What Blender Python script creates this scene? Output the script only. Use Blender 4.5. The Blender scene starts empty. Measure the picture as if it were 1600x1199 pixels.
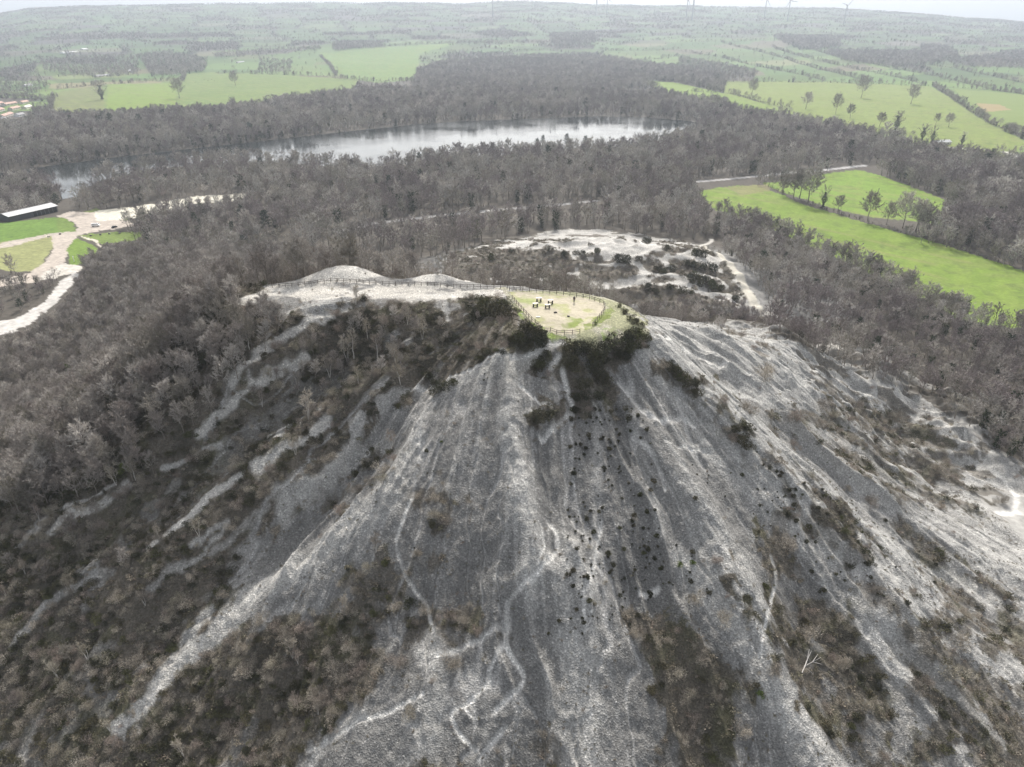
import bpy, bmesh, math, random
import numpy as np
from mathutils import Vector, Matrix
S = bpy.context.scene
COL = S.collection
R = math.radians
random.seed(11)
RNG = np.random.default_rng(11)

# ------------------------------------------------------------------ camera, sky, sun, exposure
CAMZ, PITCH, FPX = 128.0, R(27.2), 1080.0        # metres above the plain, downward tilt, focal length in photo pixels (1600 wide)
cd = bpy.data.cameras.new("camera")
cd.sensor_width = 36.0
cd.lens = 36.0 * FPX / 1600.0
cd.clip_start, cd.clip_end = 1.0, 60000.0
cam = bpy.data.objects.new("camera", cd)
cam.location = (0, 0, CAMZ)
cam.rotation_euler = (math.pi / 2 - PITCH, 0, 0)
COL.objects.link(cam)
S.camera = cam

SUN_EL, SUN_AZ = R(43), R(6)                      # azimuth measured from +Y towards +X
w = bpy.data.worlds.new("World"); S.world = w
w.use_nodes = True
nt = w.node_tree
bg = nt.nodes["Background"]
sky = nt.nodes.new("ShaderNodeTexSky")
sky.sky_type = 'NISHITA'; sky.sun_disc = False
sky.sun_elevation = SUN_EL; sky.sun_rotation = SUN_AZ
sky.air_density = 1.0; sky.dust_density = 5.0; sky.ozone_density = 1.0
sky.altitude = 100
hsv = nt.nodes.new("ShaderNodeHueSaturation"); hsv.inputs["Saturation"].default_value = 0.28   # thin milky overcast takes the blue out of the sky
nt.links.new(sky.outputs[0], hsv.inputs["Color"]); nt.links.new(hsv.outputs[0], bg.inputs[0])
bg.inputs[1].default_value = 0.14
sl = bpy.data.lights.new("sun", 'SUN')
sl.energy = 3.0; sl.angle = R(1.5); sl.color = (1.0, 0.95, 0.88)
so = bpy.data.objects.new("sun", sl)
sd = Vector((math.sin(SUN_AZ) * math.cos(SUN_EL), math.cos(SUN_AZ) * math.cos(SUN_EL), math.sin(SUN_EL)))
so.rotation_euler = sd.to_track_quat('Z', 'Y').to_euler()
so.location = (0, 300, 600)
COL.objects.link(so)
S.view_settings.view_transform = 'Standard'
S.view_settings.look = 'None'
S.view_settings.exposure = 0.62
S.view_settings.gamma = 1.0
S.cycles.use_denoising = True
S.cycles.max_bounces = 5
S.cycles.diffuse_bounces = 2
S.cycles.glossy_bounces = 2
S.cycles.volume_bounces = 0
S.cycles.transparent_max_bounces = 4
S.cycles.use_adaptive_sampling = True

# ------------------------------------------------------------------ noise and projection
def _h(ix, iy, seed):
    n = (ix.astype(np.int64) * 374761393 + iy.astype(np.int64) * 668265263 + seed * 1442695041) & 0x7fffffff
    n = ((n ^ (n >> 13)) * 1274126177) & 0x7fffffff
    n = n ^ (n >> 16)
    return (n & 0xffff) / 65535.0
def vnoise(x, y, seed=0):                          # value noise in -1..1
    x = np.asarray(x, float); y = np.asarray(y, float)
    ix = np.floor(x); iy = np.floor(y); fx = x - ix; fy = y - iy
    fx = fx * fx * fx * (fx * (fx * 6 - 15) + 10); fy = fy * fy * fy * (fy * (fy * 6 - 15) + 10)
    ix = ix.astype(np.int64); iy = iy.astype(np.int64)
    a = _h(ix, iy, seed); b = _h(ix + 1, iy, seed); c = _h(ix, iy + 1, seed); d = _h(ix + 1, iy + 1, seed)
    return 2 * ((a * (1 - fx) + b * fx) * (1 - fy) + (c * (1 - fx) + d * fx) * fy) - 1
def fbm(x, y, seed=0, oct=4, gain=0.5):
    s = 0; a = 1.0; t = 0
    for o in range(oct):
        s = s + a * vnoise(x * 2 ** o + 17.3 * o, y * 2 ** o - 9.1 * o, seed + o); t += a; a *= gain
    return s / t
def sstep(a, b, x):
    t = np.clip((x - a) / (b - a), 0, 1); return t * t * (3 - 2 * t)
CP, SP = math.cos(PITCH), math.sin(PITCH)
def ray(px, py):
    dx = (px - 800) / FPX; dy = (599.5 - py) / FPX
    return np.array([dx, CP + dy * SP, -SP + dy * CP])
def project(x, y, z):
    zz = z - CAMZ
    f = y * CP - zz * SP; u = y * SP + zz * CP
    f = np.where(f < 1e-3, 1e-3, f)
    return 800 + FPX * x / f, 599.5 - FPX * u / f

# ------------------------------------------------------------------ shape of the land
_d = np.linspace(0, 400, 801)
_sl = np.interp(_d, [0, 4, 9, 58, 75, 100, 125, 150, 200, 400], [0.15, 0.45, 0.70, 0.68, 0.60, 0.40, 0.22, 0.12, 0.03, 0.0])
_dr = np.concatenate([[0], np.cumsum((_sl[1:] + _sl[:-1]) / 2 * 0.5)])
def prof(d): return np.interp(d, _d, _dr)
RIDGES = [  # crest lines of the spoil heap: x, y, z, half width
    [(-64, 168, 67.8, 4), (-45, 168, 68.6, 5), (-30, 166, 69.2, 5), (0, 161, 70.0, 5), (11, 150, 70, 12.5)],
    [(-64, 168, 67.8, 4), (-105, 235, 40, 4), (-150, 310, 20, 6), (-185, 370, 10, 10)],
    [(11, 150, 70, 12), (48, 174, 55.5, 3), (80, 217, 33, 12), (114, 231, 17, 20), (142, 210, 9, 17), (166, 186, 4, 10)],
    [(11, 150, 70, 12), (1, 134, 66.5, 2), (-2, 122, 58.5, 2)],
]
def ridge_field(x, y):
    H = np.full(x.shape, -1e9); U = np.zeros(x.shape); D = np.full(x.shape, 1e9)
    s0 = 0.0
    for k, pl in enumerate(RIDGES):
        for (x0, y0, z0, w0), (x1, y1, z1, w1) in zip(pl[:-1], pl[1:]):
            L2 = (x1 - x0) ** 2 + (y1 - y0) ** 2; L = math.sqrt(L2)
            t = np.clip(((x - x0) * (x1 - x0) + (y - y0) * (y1 - y0)) / L2, 0, 1)
            ox = x - (x0 + t * (x1 - x0)); oy = y - (y0 + t * (y1 - y0))
            d = np.hypot(ox, oy)
            zr = z0 + t * (z1 - z0); wr = w0 + t * (w1 - w0)
            h = zr - prof(np.maximum(0, d - wr))
            m = h > H
            H = np.where(m, h, H)
            D = np.where(m, np.maximum(0, d - wr), D)
    U = 60 * np.arctan2(x - 2, 156 - y) + 0.25 * x
    return H, U, D
MOUNDS = [  # x, y, rx, ry, height: small tips and the pale tailings behind the heap
    (-45, 179, 12, 8, 4.6), (-19, 175, 9, 6, 2.8), (40, 400, 75, 45, 13), (95, 370, 60, 40, 10), (70, 330, 50, 30, 5),
    (0, 345, 40, 25, 6), (130, 330, 30, 40, 4), (-25, 385, 40, 30, 6),
    
]
def horizon_px(px):                                # height of the far skyline in the photo
    return np.interp(px, [-400, 0, 100, 200, 350, 540, 800, 1000, 1200, 1320, 1480, 1600, 2000],
                     [78, 50, 37, 24, 17, 13, 13, 17, 22, 30, 42, 60, 92])
def land(x, y):
    r = np.hypot(x, y)
    plain = 2.0 * fbm(x / 260, y / 260, 3, 3) * sstep(150, 500, r) + 0.6 * fbm(x / 40, y / 40, 5, 3)
    az = np.arctan2(x, y)
    pxh = 800 + FPX * np.tan(np.clip(az, -1.2, 1.2)) * CP * 1.02
    crest = np.maximum(128 + (45 - horizon_px(pxh)) * 7000 / FPX, 20) * (1 + 0.05 * fbm(az * 14, az * 0 + 2, 8, 4))
    plain = plain + crest * sstep(1500, 7600, r) ** 1.25 + sstep(1300, 3000, r) * 9 * fbm(x / 700, y / 700, 9, 4) * np.minimum(1, r / 3000)
    plain = plain - sstep(7300, 8700, r) * 260
    H, U, _ = ridge_field(x, y)
    D = np.interp(np.maximum(0, 70.0 - H), _dr, _d)   # how far down the flank, continuous across the crests
    k = 5.0
    m = np.maximum(H, plain)
    h = m + k * np.log(np.exp((np.maximum(H, -300) - m) / k) + np.exp((plain - m) / k)) - 0.0
    heap = sstep(1.0, 9.0, H - plain)
    for (mx, my, rx, ry, a) in MOUNDS:
        q = ((x - mx) / rx) ** 2 + ((y - my) / ry) ** 2
        h = h + a * np.exp(-q * 1.2)
    return h, heap, U, D, plain
NAZ_IN = 1080
AZ = np.radians(np.concatenate([np.linspace(-78, -52, 60)[:-1], np.linspace(-52, 52, NAZ_IN), np.linspace(52, 78, 60)[1:]]))
def rings():
    out = [18.0]
    while out[-1] < 9500:
        r = out[-1]
        out.append(r + (1.0 if r < 60 else 0.30 if r < 225 else max(0.45, 0.0042 * (r - 225) + 0.45) if r < 520 else 0.011 * r - 4.0))
    return np.array(out)
RR = rings()
NR, NA = len(RR), len(AZ)
GX = RR[:, None] * np.sin(AZ)[None]; GY = RR[:, None] * np.cos(AZ)[None]
GZ, HEAP, GU, GD, GPLAIN = land(GX, GY)
def gz(x, y, grid=None):                           # height of the built ground under a point
    g = GZ if grid is None else grid
    x = np.asarray(x, float); y = np.asarray(y, float)
    r = np.hypot(x, y); a = np.arctan2(x, y)
    fi = np.clip(np.interp(r, RR, np.arange(NR)), 0, NR - 1.001); fj = np.clip(np.interp(a, AZ, np.arange(NA)), 0, NA - 1.001)
    i = fi.astype(int); j = fj.astype(int); u = fi - i; v = fj - j
    return (g[i, j] * (1 - u) + g[i + 1, j] * u) * (1 - v) + (g[i, j + 1] * (1 - u) + g[i + 1, j + 1] * u) * v
_T = np.geomspace(45, 12000, 5200)
def ground_at(px, py, rmin=0):                     # where the sight line through a photo pixel meets the ground
    d = ray(px, py)
    X = d[0] * _T; Y = d[1] * _T; Z = CAMZ + d[2] * _T
    b = (Z < gz(X, Y)) & (np.hypot(X, Y) > rmin)
    k = int(np.argmax(b)) if b.any() else len(_T) - 1
    if k == 0: return np.array([X[0], Y[0], gz(X[0], Y[0])])
    t0, t1 = _T[k - 1], _T[k]
    for _ in range(12):
        t = (t0 + t1) / 2
        if CAMZ + d[2] * t < gz(d[0] * t, d[1] * t): t1 = t
        else: t0 = t
    return np.array([d[0] * t1, d[1] * t1, float(gz(d[0] * t1, d[1] * t1))])
def poly_dist(x, y, pts):                          # distance in metres to a polyline in plan
    D = np.full(x.shape, 1e9)
    for (a, b) in zip(pts[:-1], pts[1:]):
        vx, vy = b[0] - a[0], b[1] - a[1]; L2 = vx * vx + vy * vy + 1e-9
        t = np.clip(((x - a[0]) * vx + (y - a[1]) * vy) / L2, 0, 1)
        D = np.minimum(D, np.hypot(x - a[0] - t * vx, y - a[1] - t * vy))
    return D
def near_line(pts, reach):
    pts = np.array(pts)
    m = (GX > pts[:, 0].min() - reach) & (GX < pts[:, 0].max() + reach) & (GY > pts[:, 1].min() - reach) & (GY < pts[:, 1].max() + reach)
    return m
def in_poly(px, py, poly):
    c = np.zeros(px.shape, bool)
    n = len(poly)
    for i in range(n):
        x0, y0 = poly[i]; x1, y1 = poly[(i + 1) % n]
        if y0 == y1: continue
        c ^= ((y0 > py) != (y1 > py)) & (px < (x1 - x0) * (py - y0) / (y1 - y0) + x0)
    return c
# ------------------------------------------------------------------ ribs, gullies, rills on the heap (all in plan metres)
def wl(pix, rmin=0): return [tuple(ground_at(a, b, rmin)[:2]) for a, b in pix]
def smooth(pts, k=5):                              # Catmull-Rom through the traced points
    P = np.array([pts[0]] + list(pts) + [pts[-1]], float)
    if len(pts) < 3: return [tuple(p) for p in pts]
    out = []
    for i in range(1, len(P) - 2):
        for t in np.linspace(0, 1, k, endpoint=False):
            out.append(tuple(0.5 * (2 * P[i] + (P[i + 1] - P[i - 1]) * t + (2 * P[i - 1] - 5 * P[i] + 4 * P[i + 1] - P[i + 2]) * t * t + (3 * P[i] - P[i - 1] - 3 * P[i + 1] + P[i + 2]) * t ** 3)))
    return out + [tuple(pts[-1])]
RIBS = [  # photo line, height (m), half width (m)
    ([(800, 563), (795, 620), (803, 700), (812, 760), (822, 830), (836, 900)], 3.2, 6),
    ([(856, 590), (868, 660), (878, 740), (884, 800)], -3.0, 6),
    ([(720, 640), (700, 720), (705, 800), (722, 880)], -2.2, 9),
    ([(648, 680), (605, 760), (545, 820), (472, 884), (405, 925), (354, 969), (320, 1002), (250, 1070)], 2.6, 7),
    ([(540, 484), (489, 501), (445, 525), (405, 552), (364, 599)], 2.2, 4),
    ([(479, 555), (439, 579), (402, 599), (364, 629), (310, 680)], 2.2, 4),
    ([(640, 600), (516, 650), (486, 680), (456, 697), (398, 731), (337, 768), (300, 800), (236, 854)], 2.2, 4),
    ([(600, 650), (540, 720), (500, 758), (456, 771), (354, 824), (270, 891), (236, 928)], 1.8, 4),
    ([(560, 560), (470, 625), (390, 690), (300, 770), (200, 850)], -2.5, 6),
    ([(610, 700), (520, 790), (440, 850), (350, 930), (250, 1010)], -2.4, 6),
    ([(155, 894), (98, 928), (54, 969), (20, 1006)], 2.0, 3),
    ([(202, 761), (135, 798), (74, 830)], 2.0, 4),
    ([(640, 960), (560, 1000), (470, 1060), (380, 1140)], -3.0, 11),
    ([(985, 560), (1020, 650), (1080, 760), (1150, 880), (1200, 990)], 2.4, 6),
    ([(960, 600), (966, 700), (980, 800), (1000, 900)], -2.0, 7),
    ([(1040, 560), (1130, 660), (1250, 790), (1350, 900), (1450, 1030)], 3.0, 6),
    ([(1000, 590), (1080, 690), (1190, 830), (1260, 960)], -2.4, 7),
    ([(1094, 560), (1180, 640), (1300, 740), (1420, 850), (1560, 980)], -2.4, 6),
    ([(1121, 575), (1250, 680), (1400, 790), (1600, 920)], 2.8, 6),
    ([(1208, 589), (1249, 616), (1296, 650), (1364, 700), (1431, 730), (1500, 790), (1590, 850)], -2.2, 3),
    ([(1225, 590), (1300, 640), (1400, 695), (1470, 740)], 1.8, 4),
    ([(905, 960), (906, 1060), (905, 1199)], 2.2, 9),
    ([(820, 1000), (850, 1080), (840, 1199)], -1.8, 7),
    ([(1020, 940), (1040, 1060), (1080, 1199)], -3.0, 9),
    ([(1150, 950), (1190, 1080), (1280, 1199)], 2.4, 7),
    ([(1270, 960), (1330, 1080), (1400, 1199)], -2.6, 10),
    ([(1390, 940), (1460, 1060), (1560, 1180)], 1.8, 8),
    ([(1360, 760), (1412, 790), (1440, 800)], 1.2, 3), ([(1400, 700), (1450, 715)], 1.5, 3), ([(1480, 690), (1520, 715)], 1.4, 3),
]
_add = np.zeros_like(GZ)
for pix, amp, wid in RIBS:
    pts = wl(pix)
    m = near_line(pts, wid * 3.2)
    xx = GX[m] + 1.6 * fbm(GX[m] / 6, GY[m] / 6, 40, 3); yy = GY[m] + 1.6 * fbm(GX[m] / 6, GY[m] / 6, 47, 3)
    d = poly_dist(xx, yy, pts)
    f = np.exp(-((d + 0.0) ** 2 / (wid * (0.35 * wid + d)))) if amp > 0 else np.exp(-(d / wid) ** 2)
    f = f * sstep(0.0, 5.0, GD[m])
    _add[m] += amp * f
_slope = sstep(2, 14, GD) * HEAP * (1 - 0.75 * sstep(95, 140, GD))
_ridged = lambda n: 1 - 2 * np.abs(n)
_rill = 1.15 * _ridged(vnoise(GU / 7.0 + 0.5 * fbm(GX / 15, GY / 15, 21, 2), GD / 60, 20)) \
      + 0.42 * _ridged(vnoise(GU / 2.6 + 0.7 * fbm(GX / 7, GY / 7, 22, 2), GD / 26, 23)) \
      + 0.16 * vnoise(GU / 1.0, GD / 8, 25)
_lump = 0.55 * fbm(GX / 9, GY / 9, 31, 4) + 0.30 * fbm(GX / 1.3, GY / 1.3, 33, 3) * (RR[:, None] < 420)
_fine = ((RR[:, None] < 300) & (GD > 2)) * 1.0
_w1 = 0.9 * fbm(GX / 12, GY / 12, 231, 3); _w2 = 0.8 * fbm(GX / 5, GY / 5, 233, 3)
_run1 = sstep(0.13, 0.02, np.abs(vnoise(GU / 5.5 + _w1, GD / 42, 235))); _run2 = sstep(0.16, 0.03, np.abs(vnoise(GU / 2.4 + _w2, GD / 20, 236)))
_run2 *= sstep(-0.1, 0.35, fbm(GX / 16, GY / 16, 237, 2))
RUN = np.maximum(_run1 * 0.9, 0.7 * _run2) * _slope * _fine
GZ = GZ - 0.38 * _run1 * _slope * _fine - 0.2 * _run2 * _slope * _fine
_rill = _rill * (1 + 0.5 * sstep(30, 60, GX))
GZ = GZ + _add + _slope * (_rill * 0.8) + _lump * np.maximum(_slope, 0.25 * HEAP)
# benches and hummocks of the lower tip on the right and of the pale tailings behind
_low = sstep(95, 120, GD) * sstep(190, 150, GD) * (GX > 60)
def blob(cx, cy, rx, ry): return np.exp(-(((GX - cx) / rx) ** 2 + ((GY - cy) / ry) ** 2))
_tail = np.clip(blob(50, 385, 110, 70) + blob(105, 340, 60, 60), 0, 1)
_apr = np.clip(blob(122, 212, 58, 48) * 1.2, 0, 1) * sstep(52, 75, GX) * sstep(170, 190, GY + 0.1 * GX)
_hum = _ridged(fbm(GX / 26, GY / 17, 61, 3))
GZ = GZ + _tail * (2.6 * _hum + 1.5 * fbm(GX / 9, GY / 9, 63, 3)) + _apr * (2.3 * _ridged(fbm(GX / 17 + 0.3 * GY / 17, GY / 9, 65, 3)) + 0.9 * _ridged(fbm(GX / 7, GY / 4.5, 67, 2)) + 0.5 * fbm(GX / 3, GY / 3, 66, 3))

# the lake: shoreline traced on the plain, its bed sunk below the water
LAKE_Z = -2.5
LAKE_PX = [(-120, 292), (60, 262), (150, 250), (250, 238), (400, 222), (480, 213), (560, 204), (640, 196), (700, 191), (800, 187), (930, 182), (1010, 184), (1075, 189), (1110, 196),
           (1085, 208), (1000, 228), (920, 232), (850, 237), (700, 249), (560, 265), (420, 252), (330, 255), (230, 266), (150, 284), (124, 306), (98, 312), (88, 290), (40, 284), (-120, 318)]
def plane_at(px, py, z):
    d = ray(px, py); t = (z - CAMZ) / d[2]
    return (d[0] * t, d[1] * t)
LAKE_XY = [plane_at(a, b, LAKE_Z) for a, b in LAKE_PX]
_m = (RR[:, None] > 350) & (RR[:, None] < 1700) & np.ones_like(GX, bool)
_inl = np.zeros_like(_m); _inl[_m] = in_poly(GX[_m], GY[_m], LAKE_XY)
_dl = np.full(GX.shape, 1e9); _dl[_m] = poly_dist(GX[_m], GY[_m], LAKE_XY + LAKE_XY[:1])
_sd = np.where(_inl, -_dl, _dl)
_fl = sstep(90, 8, _sd)
GZ = np.where(_m, GZ * (1 - _fl) + _fl * np.where(_inl, LAKE_Z - 1.5, LAKE_Z + 0.35 + np.minimum(_dl, 90) * 0.02), GZ)
def in_lake(x, y): return in_poly(x, y, LAKE_XY)

# ------------------------------------------------------------------ what covers the ground
PX, PY = project(GX, GY, GZ)
_el = np.arctan2(GZ - CAMZ, RR[:, None])
VIS = _el >= np.maximum.accumulate(_el, axis=0) - 0.004
RG = np.broadcast_to(RR[:, None], GX.shape)
_wob = FPX / np.maximum(RG, 60)
WPX = PX + _wob * (1.6 * fbm(GX / 5, GY / 5, 71, 3) + 0.7 * fbm(GX / 1.2, GY / 1.2, 73, 2) * (RG < 400))
WPY = PY + 0.6 * _wob * (1.6 * fbm(GX / 5, GY / 5, 75, 3) + 0.7 * fbm(GX / 1.2, GY / 1.2, 77, 2) * (RG < 400))
NEAR = (RG < 290) & VIS
BASE = np.zeros(GX.shape + (3,)); ROUGH = np.zeros(GX.shape); VEG = np.zeros(GX.shape)
def put(m, col, a=1.0):
    m = np.asarray(m, float) * a
    BASE[...] = BASE * (1 - m[..., None]) + np.array(col) * m[..., None]
SCREE_D, SCREE_M, SCREE_P = (0.135, 0.132, 0.126), (0.222, 0.217, 0.206), (0.44, 0.43, 0.405)
PALE, CREAM = (0.56, 0.54, 0.50), (0.60, 0.56, 0.47)
HEATH, LITTER, WOODFL = (0.135, 0.12, 0.098), (0.11, 0.09, 0.07), (0.088, 0.078, 0.065)
GR_B, GR_M, GR_D = (0.150, 0.222, 0.036), (0.12, 0.175, 0.045), (0.14, 0.155, 0.065)
# plain: rough winter ground; beyond the woods a patchwork of pasture
put(np.ones_like(GX), WOODFL)
CELL = []
def bocage(x, y):                                  # irregular pasture parcels: parcel id and distance to its hedge
    xr = (x * 0.94 + y * 0.34) / 210.0 + 0.25 * vnoise(x / 300, y / 300, 91); yr = (y * 0.94 - x * 0.34) / 165.0 + 0.25 * vnoise(x / 300, y / 300, 92)
    ix = np.floor(xr).astype(int); iy = np.floor(yr).astype(int)
    f1 = np.full(x.shape, 9.0); f2 = f1.copy(); idd = np.zeros(x.shape, int)
    for a in (-1, 0, 1):
        for b in (-1, 0, 1):
            cx = ix + a + 0.18 + 0.64 * _h(ix + a, iy + b, 101); cy = iy + b + 0.18 + 0.64 * _h(ix + a, iy + b, 102)
            d = np.hypot(xr - cx, yr - cy)
            key = (ix + a) * 7919 + (iy + b) * 104729
            c = d < f1
            f2 = np.where(c, f1, np.minimum(f2, d)); idd = np.where(c, key, idd); f1 = np.where(c, d, f1)
    return idd, (f2 - f1) * 95
def parcel_wood(idd, r): return (_h(idd, idd * 0, 111) < np.interp(r, [1500, 2800], [0.15, 0.22]))
_idd, _he = bocage(GX, GY)
_rnd = _h(_idd, _idd * 0, 112); _rn2 = _h(_idd, _idd * 0, 113)
_far = RG > 850
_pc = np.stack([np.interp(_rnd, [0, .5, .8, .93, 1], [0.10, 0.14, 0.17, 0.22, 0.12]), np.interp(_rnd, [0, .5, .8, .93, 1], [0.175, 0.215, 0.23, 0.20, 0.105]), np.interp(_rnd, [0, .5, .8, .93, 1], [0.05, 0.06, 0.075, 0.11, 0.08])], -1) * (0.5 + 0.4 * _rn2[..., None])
_pc = _pc * np.interp(RG, [1800, 4000], [1.0, 0.78])[..., None]; _pc[..., 2] *= np.interp(RG, [1800, 4000], [1.0, 1.5])  # distance haze put into the field colour: duller and bluer further out
_pw = parcel_wood(_idd, RG)
_f = (_far & ~_pw)
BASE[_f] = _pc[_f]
FARFIELDS = [[(955, 72), (1060, 62), (1205, 58), (1300, 84), (1460, 116), (1640, 145), (1640, 228), (1452, 135), (1130, 127), (1000, 124), (930, 97)], [(60, 100), (220, 100), (335, 80), (500, 70), (720, 64), (740, 76), (660, 84), (650, 120), (500, 124), (280, 128), (76, 150), (40, 135)], [(1440, 100), (1640, 108), (1640, 150), (1470, 122)]]
OPENLAND = np.zeros(GX.shape, bool)
for q in FARFIELDS: OPENLAND |= in_poly(PX, PY, q) & (RG > 600)
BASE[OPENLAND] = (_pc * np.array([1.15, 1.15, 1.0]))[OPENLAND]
put(_far & ~OPENLAND & (_he < np.interp(RG, [850, 2300, 4200, 7000], [4, 6, 11, 18])), (0.05, 0.055, 0.04))
for q in ([(-60, 205), (60, 180), (170, 168), (300, 165), (395, 150), (560, 128), (650, 118), (655, 90), (850, 80), (960, 84), (1180, 118), (1160, 160), (1240, 190), (1330, 200), (1420, 225), (1380, 262), (1090, 300), (-60, 330)],):
    put(in_poly(PX, PY, q) & (RG > 600) & (RG < 2600), WOODFL)
HEDGE_LINES = [[(88, 140), (152, 133), (236, 128), (287, 125)], [(285, 128), (290, 118)], [(337, 115), (439, 117), (540, 121)], [(500, 88), (515, 102), (526, 118)], [(520, 122), (590, 128), (660, 124)], [(78, 178), (84, 150)], [(95, 120), (155, 112)], [(150, 122), (216, 116)],
               [(1000, 124), (1130, 128), (1300, 130), (1452, 135)], [(1060, 66), (1205, 64)], [(1060, 80), (1127, 90), (1208, 109), (1290, 126)], [(1127, 66), (1205, 86), (1262, 103), (1330, 120), (1380, 131)], [(1205, 73), (1262, 91), (1313, 103), (1397, 120), (1441, 131)],
               [(1212, 56), (1303, 88), (1364, 100), (1465, 120), (1600, 148)], [(1438, 100), (1492, 107), (1600, 130)], [(1458, 134), (1499, 162), (1549, 194), (1610, 222)], [(1458, 136), (1540, 140), (1610, 148)], [(1080, 143), (1141, 147), (1195, 162), (1239, 170)], [(560, 76), (640, 70), (740, 66)], [(740, 68), (910, 68)],
               [(1000, 127), (960, 110), (930, 95)], [(1000, 95), (1060, 88)], [(950, 80), (1060, 78)]]
# --- the heap itself
hs = np.clip(HEAP, 0, 1)
hs2 = np.clip(np.maximum(hs * (GD < 150), np.maximum(_tail * 1.6 - 0.3, _apr * 1.5 - 0.2)), 0, 1)
put(sstep(0.15, 0.6, hs2), SCREE_M); APRON_OUT = (RG > 215) & (RG < 330) & (GX > 75) & ~in_poly(PX, PY, [(900, 440), (1060, 500), (1150, 506), (1200, 516), (1290, 554), (1340, 578), (1440, 620), (1530, 686), (1640, 745), (1640, 1250), (0, 1250), (0, 400)])
put(APRON_OUT, WOODFL); hs2 = np.where(APRON_OUT, 0, hs2)
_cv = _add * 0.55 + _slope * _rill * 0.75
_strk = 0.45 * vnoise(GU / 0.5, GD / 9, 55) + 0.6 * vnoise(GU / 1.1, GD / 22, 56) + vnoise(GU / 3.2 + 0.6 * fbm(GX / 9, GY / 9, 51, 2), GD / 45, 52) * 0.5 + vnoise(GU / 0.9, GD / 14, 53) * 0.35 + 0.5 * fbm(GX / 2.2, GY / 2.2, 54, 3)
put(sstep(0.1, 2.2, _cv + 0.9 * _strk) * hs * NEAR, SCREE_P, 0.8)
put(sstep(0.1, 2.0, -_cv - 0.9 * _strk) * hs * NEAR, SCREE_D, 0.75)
put(RUN * hs * NEAR * sstep(0.2, 0.9, RUN), (0.47, 0.46, 0.44), 0.7)
# right hand flank and apron: paler tailings
RIGHT_PALE = [(1000, 488), (1060, 503), (1150, 508), (1200, 518), (1290, 556), (1340, 580), (1440, 622), (1530, 688), (1620, 740), (1620, 890), (1500, 800), (1420, 740), (1300, 680), (1180, 600), (1100, 560), (1020, 515)]
def pm(poly, dom=None, warp=True):
    m = (NEAR if dom is None else dom)
    out = np.zeros(GX.shape, bool)
    out[m] = in_poly((WPX if warp else PX)[m], (WPY if warp else PY)[m], poly)
    return out
put(pm(RIGHT_PALE), SCREE_P, 0.75); put(pm(RIGHT_PALE) * sstep(0.1, 0.6, fbm(GX / 6, GY / 3.2, 229, 4)), SCREE_M, 0.7)
put(pm([(1100, 560), (1180, 600), (1300, 680), (1420, 740), (1620, 890), (1620, 1000), (1400, 880), (1250, 770), (1130, 650), (1060, 560), (1020, 520)]), SCREE_P, 0.25)
put((_apr > 0.15) & ~APRON_OUT & (RG < 330) & (fbm(GX / 8, GY / 4, 81, 3) > 0.20), HEATH, 0.75)
TAIL_PX = [(690, 402), (740, 386), (790, 371), (880, 358), (960, 360), (1060, 375), (1096, 385), (1150, 420), (1190, 478), (1140, 482), (1080, 470), (1000, 475), (900, 470), (700, 470)]
TAILDOM = (RG > 285) & (RG < 580)
_tp = pm(TAIL_PX, TAILDOM)
put(_tp, (0.46, 0.445, 0.415), 1.0); put(_tp * sstep(0.0, 0.5, fbm(GX / 6, GY / 5, 245, 4)), (0.30, 0.285, 0.26), 0.8)
_tv = fbm(GX / 15, GY / 10, 83, 4)
put(_tp & (_tv > 0.06), HEATH, 0.92)
for q in ([(690, 412), (740, 402), (800, 398), (850, 388), (890, 395), (895, 410), (850, 412), (870, 425), (905, 432), (880, 450), (860, 436), (790, 432), (740, 440), (700, 430)],
          [(905, 415), (925, 408), (960, 420), (975, 432), (960, 442), (920, 440), (905, 430)],
          [(1002, 445), (1030, 448), (1085, 458), (1160, 480), (1000, 478), (960, 455)],
          [(995, 405), (1020, 405), (1045, 420), (1040, 428), (1010, 425)]):
    put(pm(q, TAILDOM), HEATH, 0.9)
for q in ([(855, 380), (920, 372), (1000, 376), (1040, 385), (1000, 400), (940, 392), (860, 388)], [(985, 436), (1040, 442), (1060, 438), (1090, 445), (1120, 460), (1165, 482), (1140, 465), (1070, 445), (1000, 444), (975, 448)],
          [(1075, 424), (1120, 432), (1140, 450), (1132, 455), (1112, 436)], [(790, 382), (850, 372), (800, 388)]):
    put(pm(q, TAILDOM) * sstep(0.45, 0.1, fbm(GX / 7, GY / 5, 247, 3)), (0.52, 0.50, 0.465), 1.0)
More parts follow.
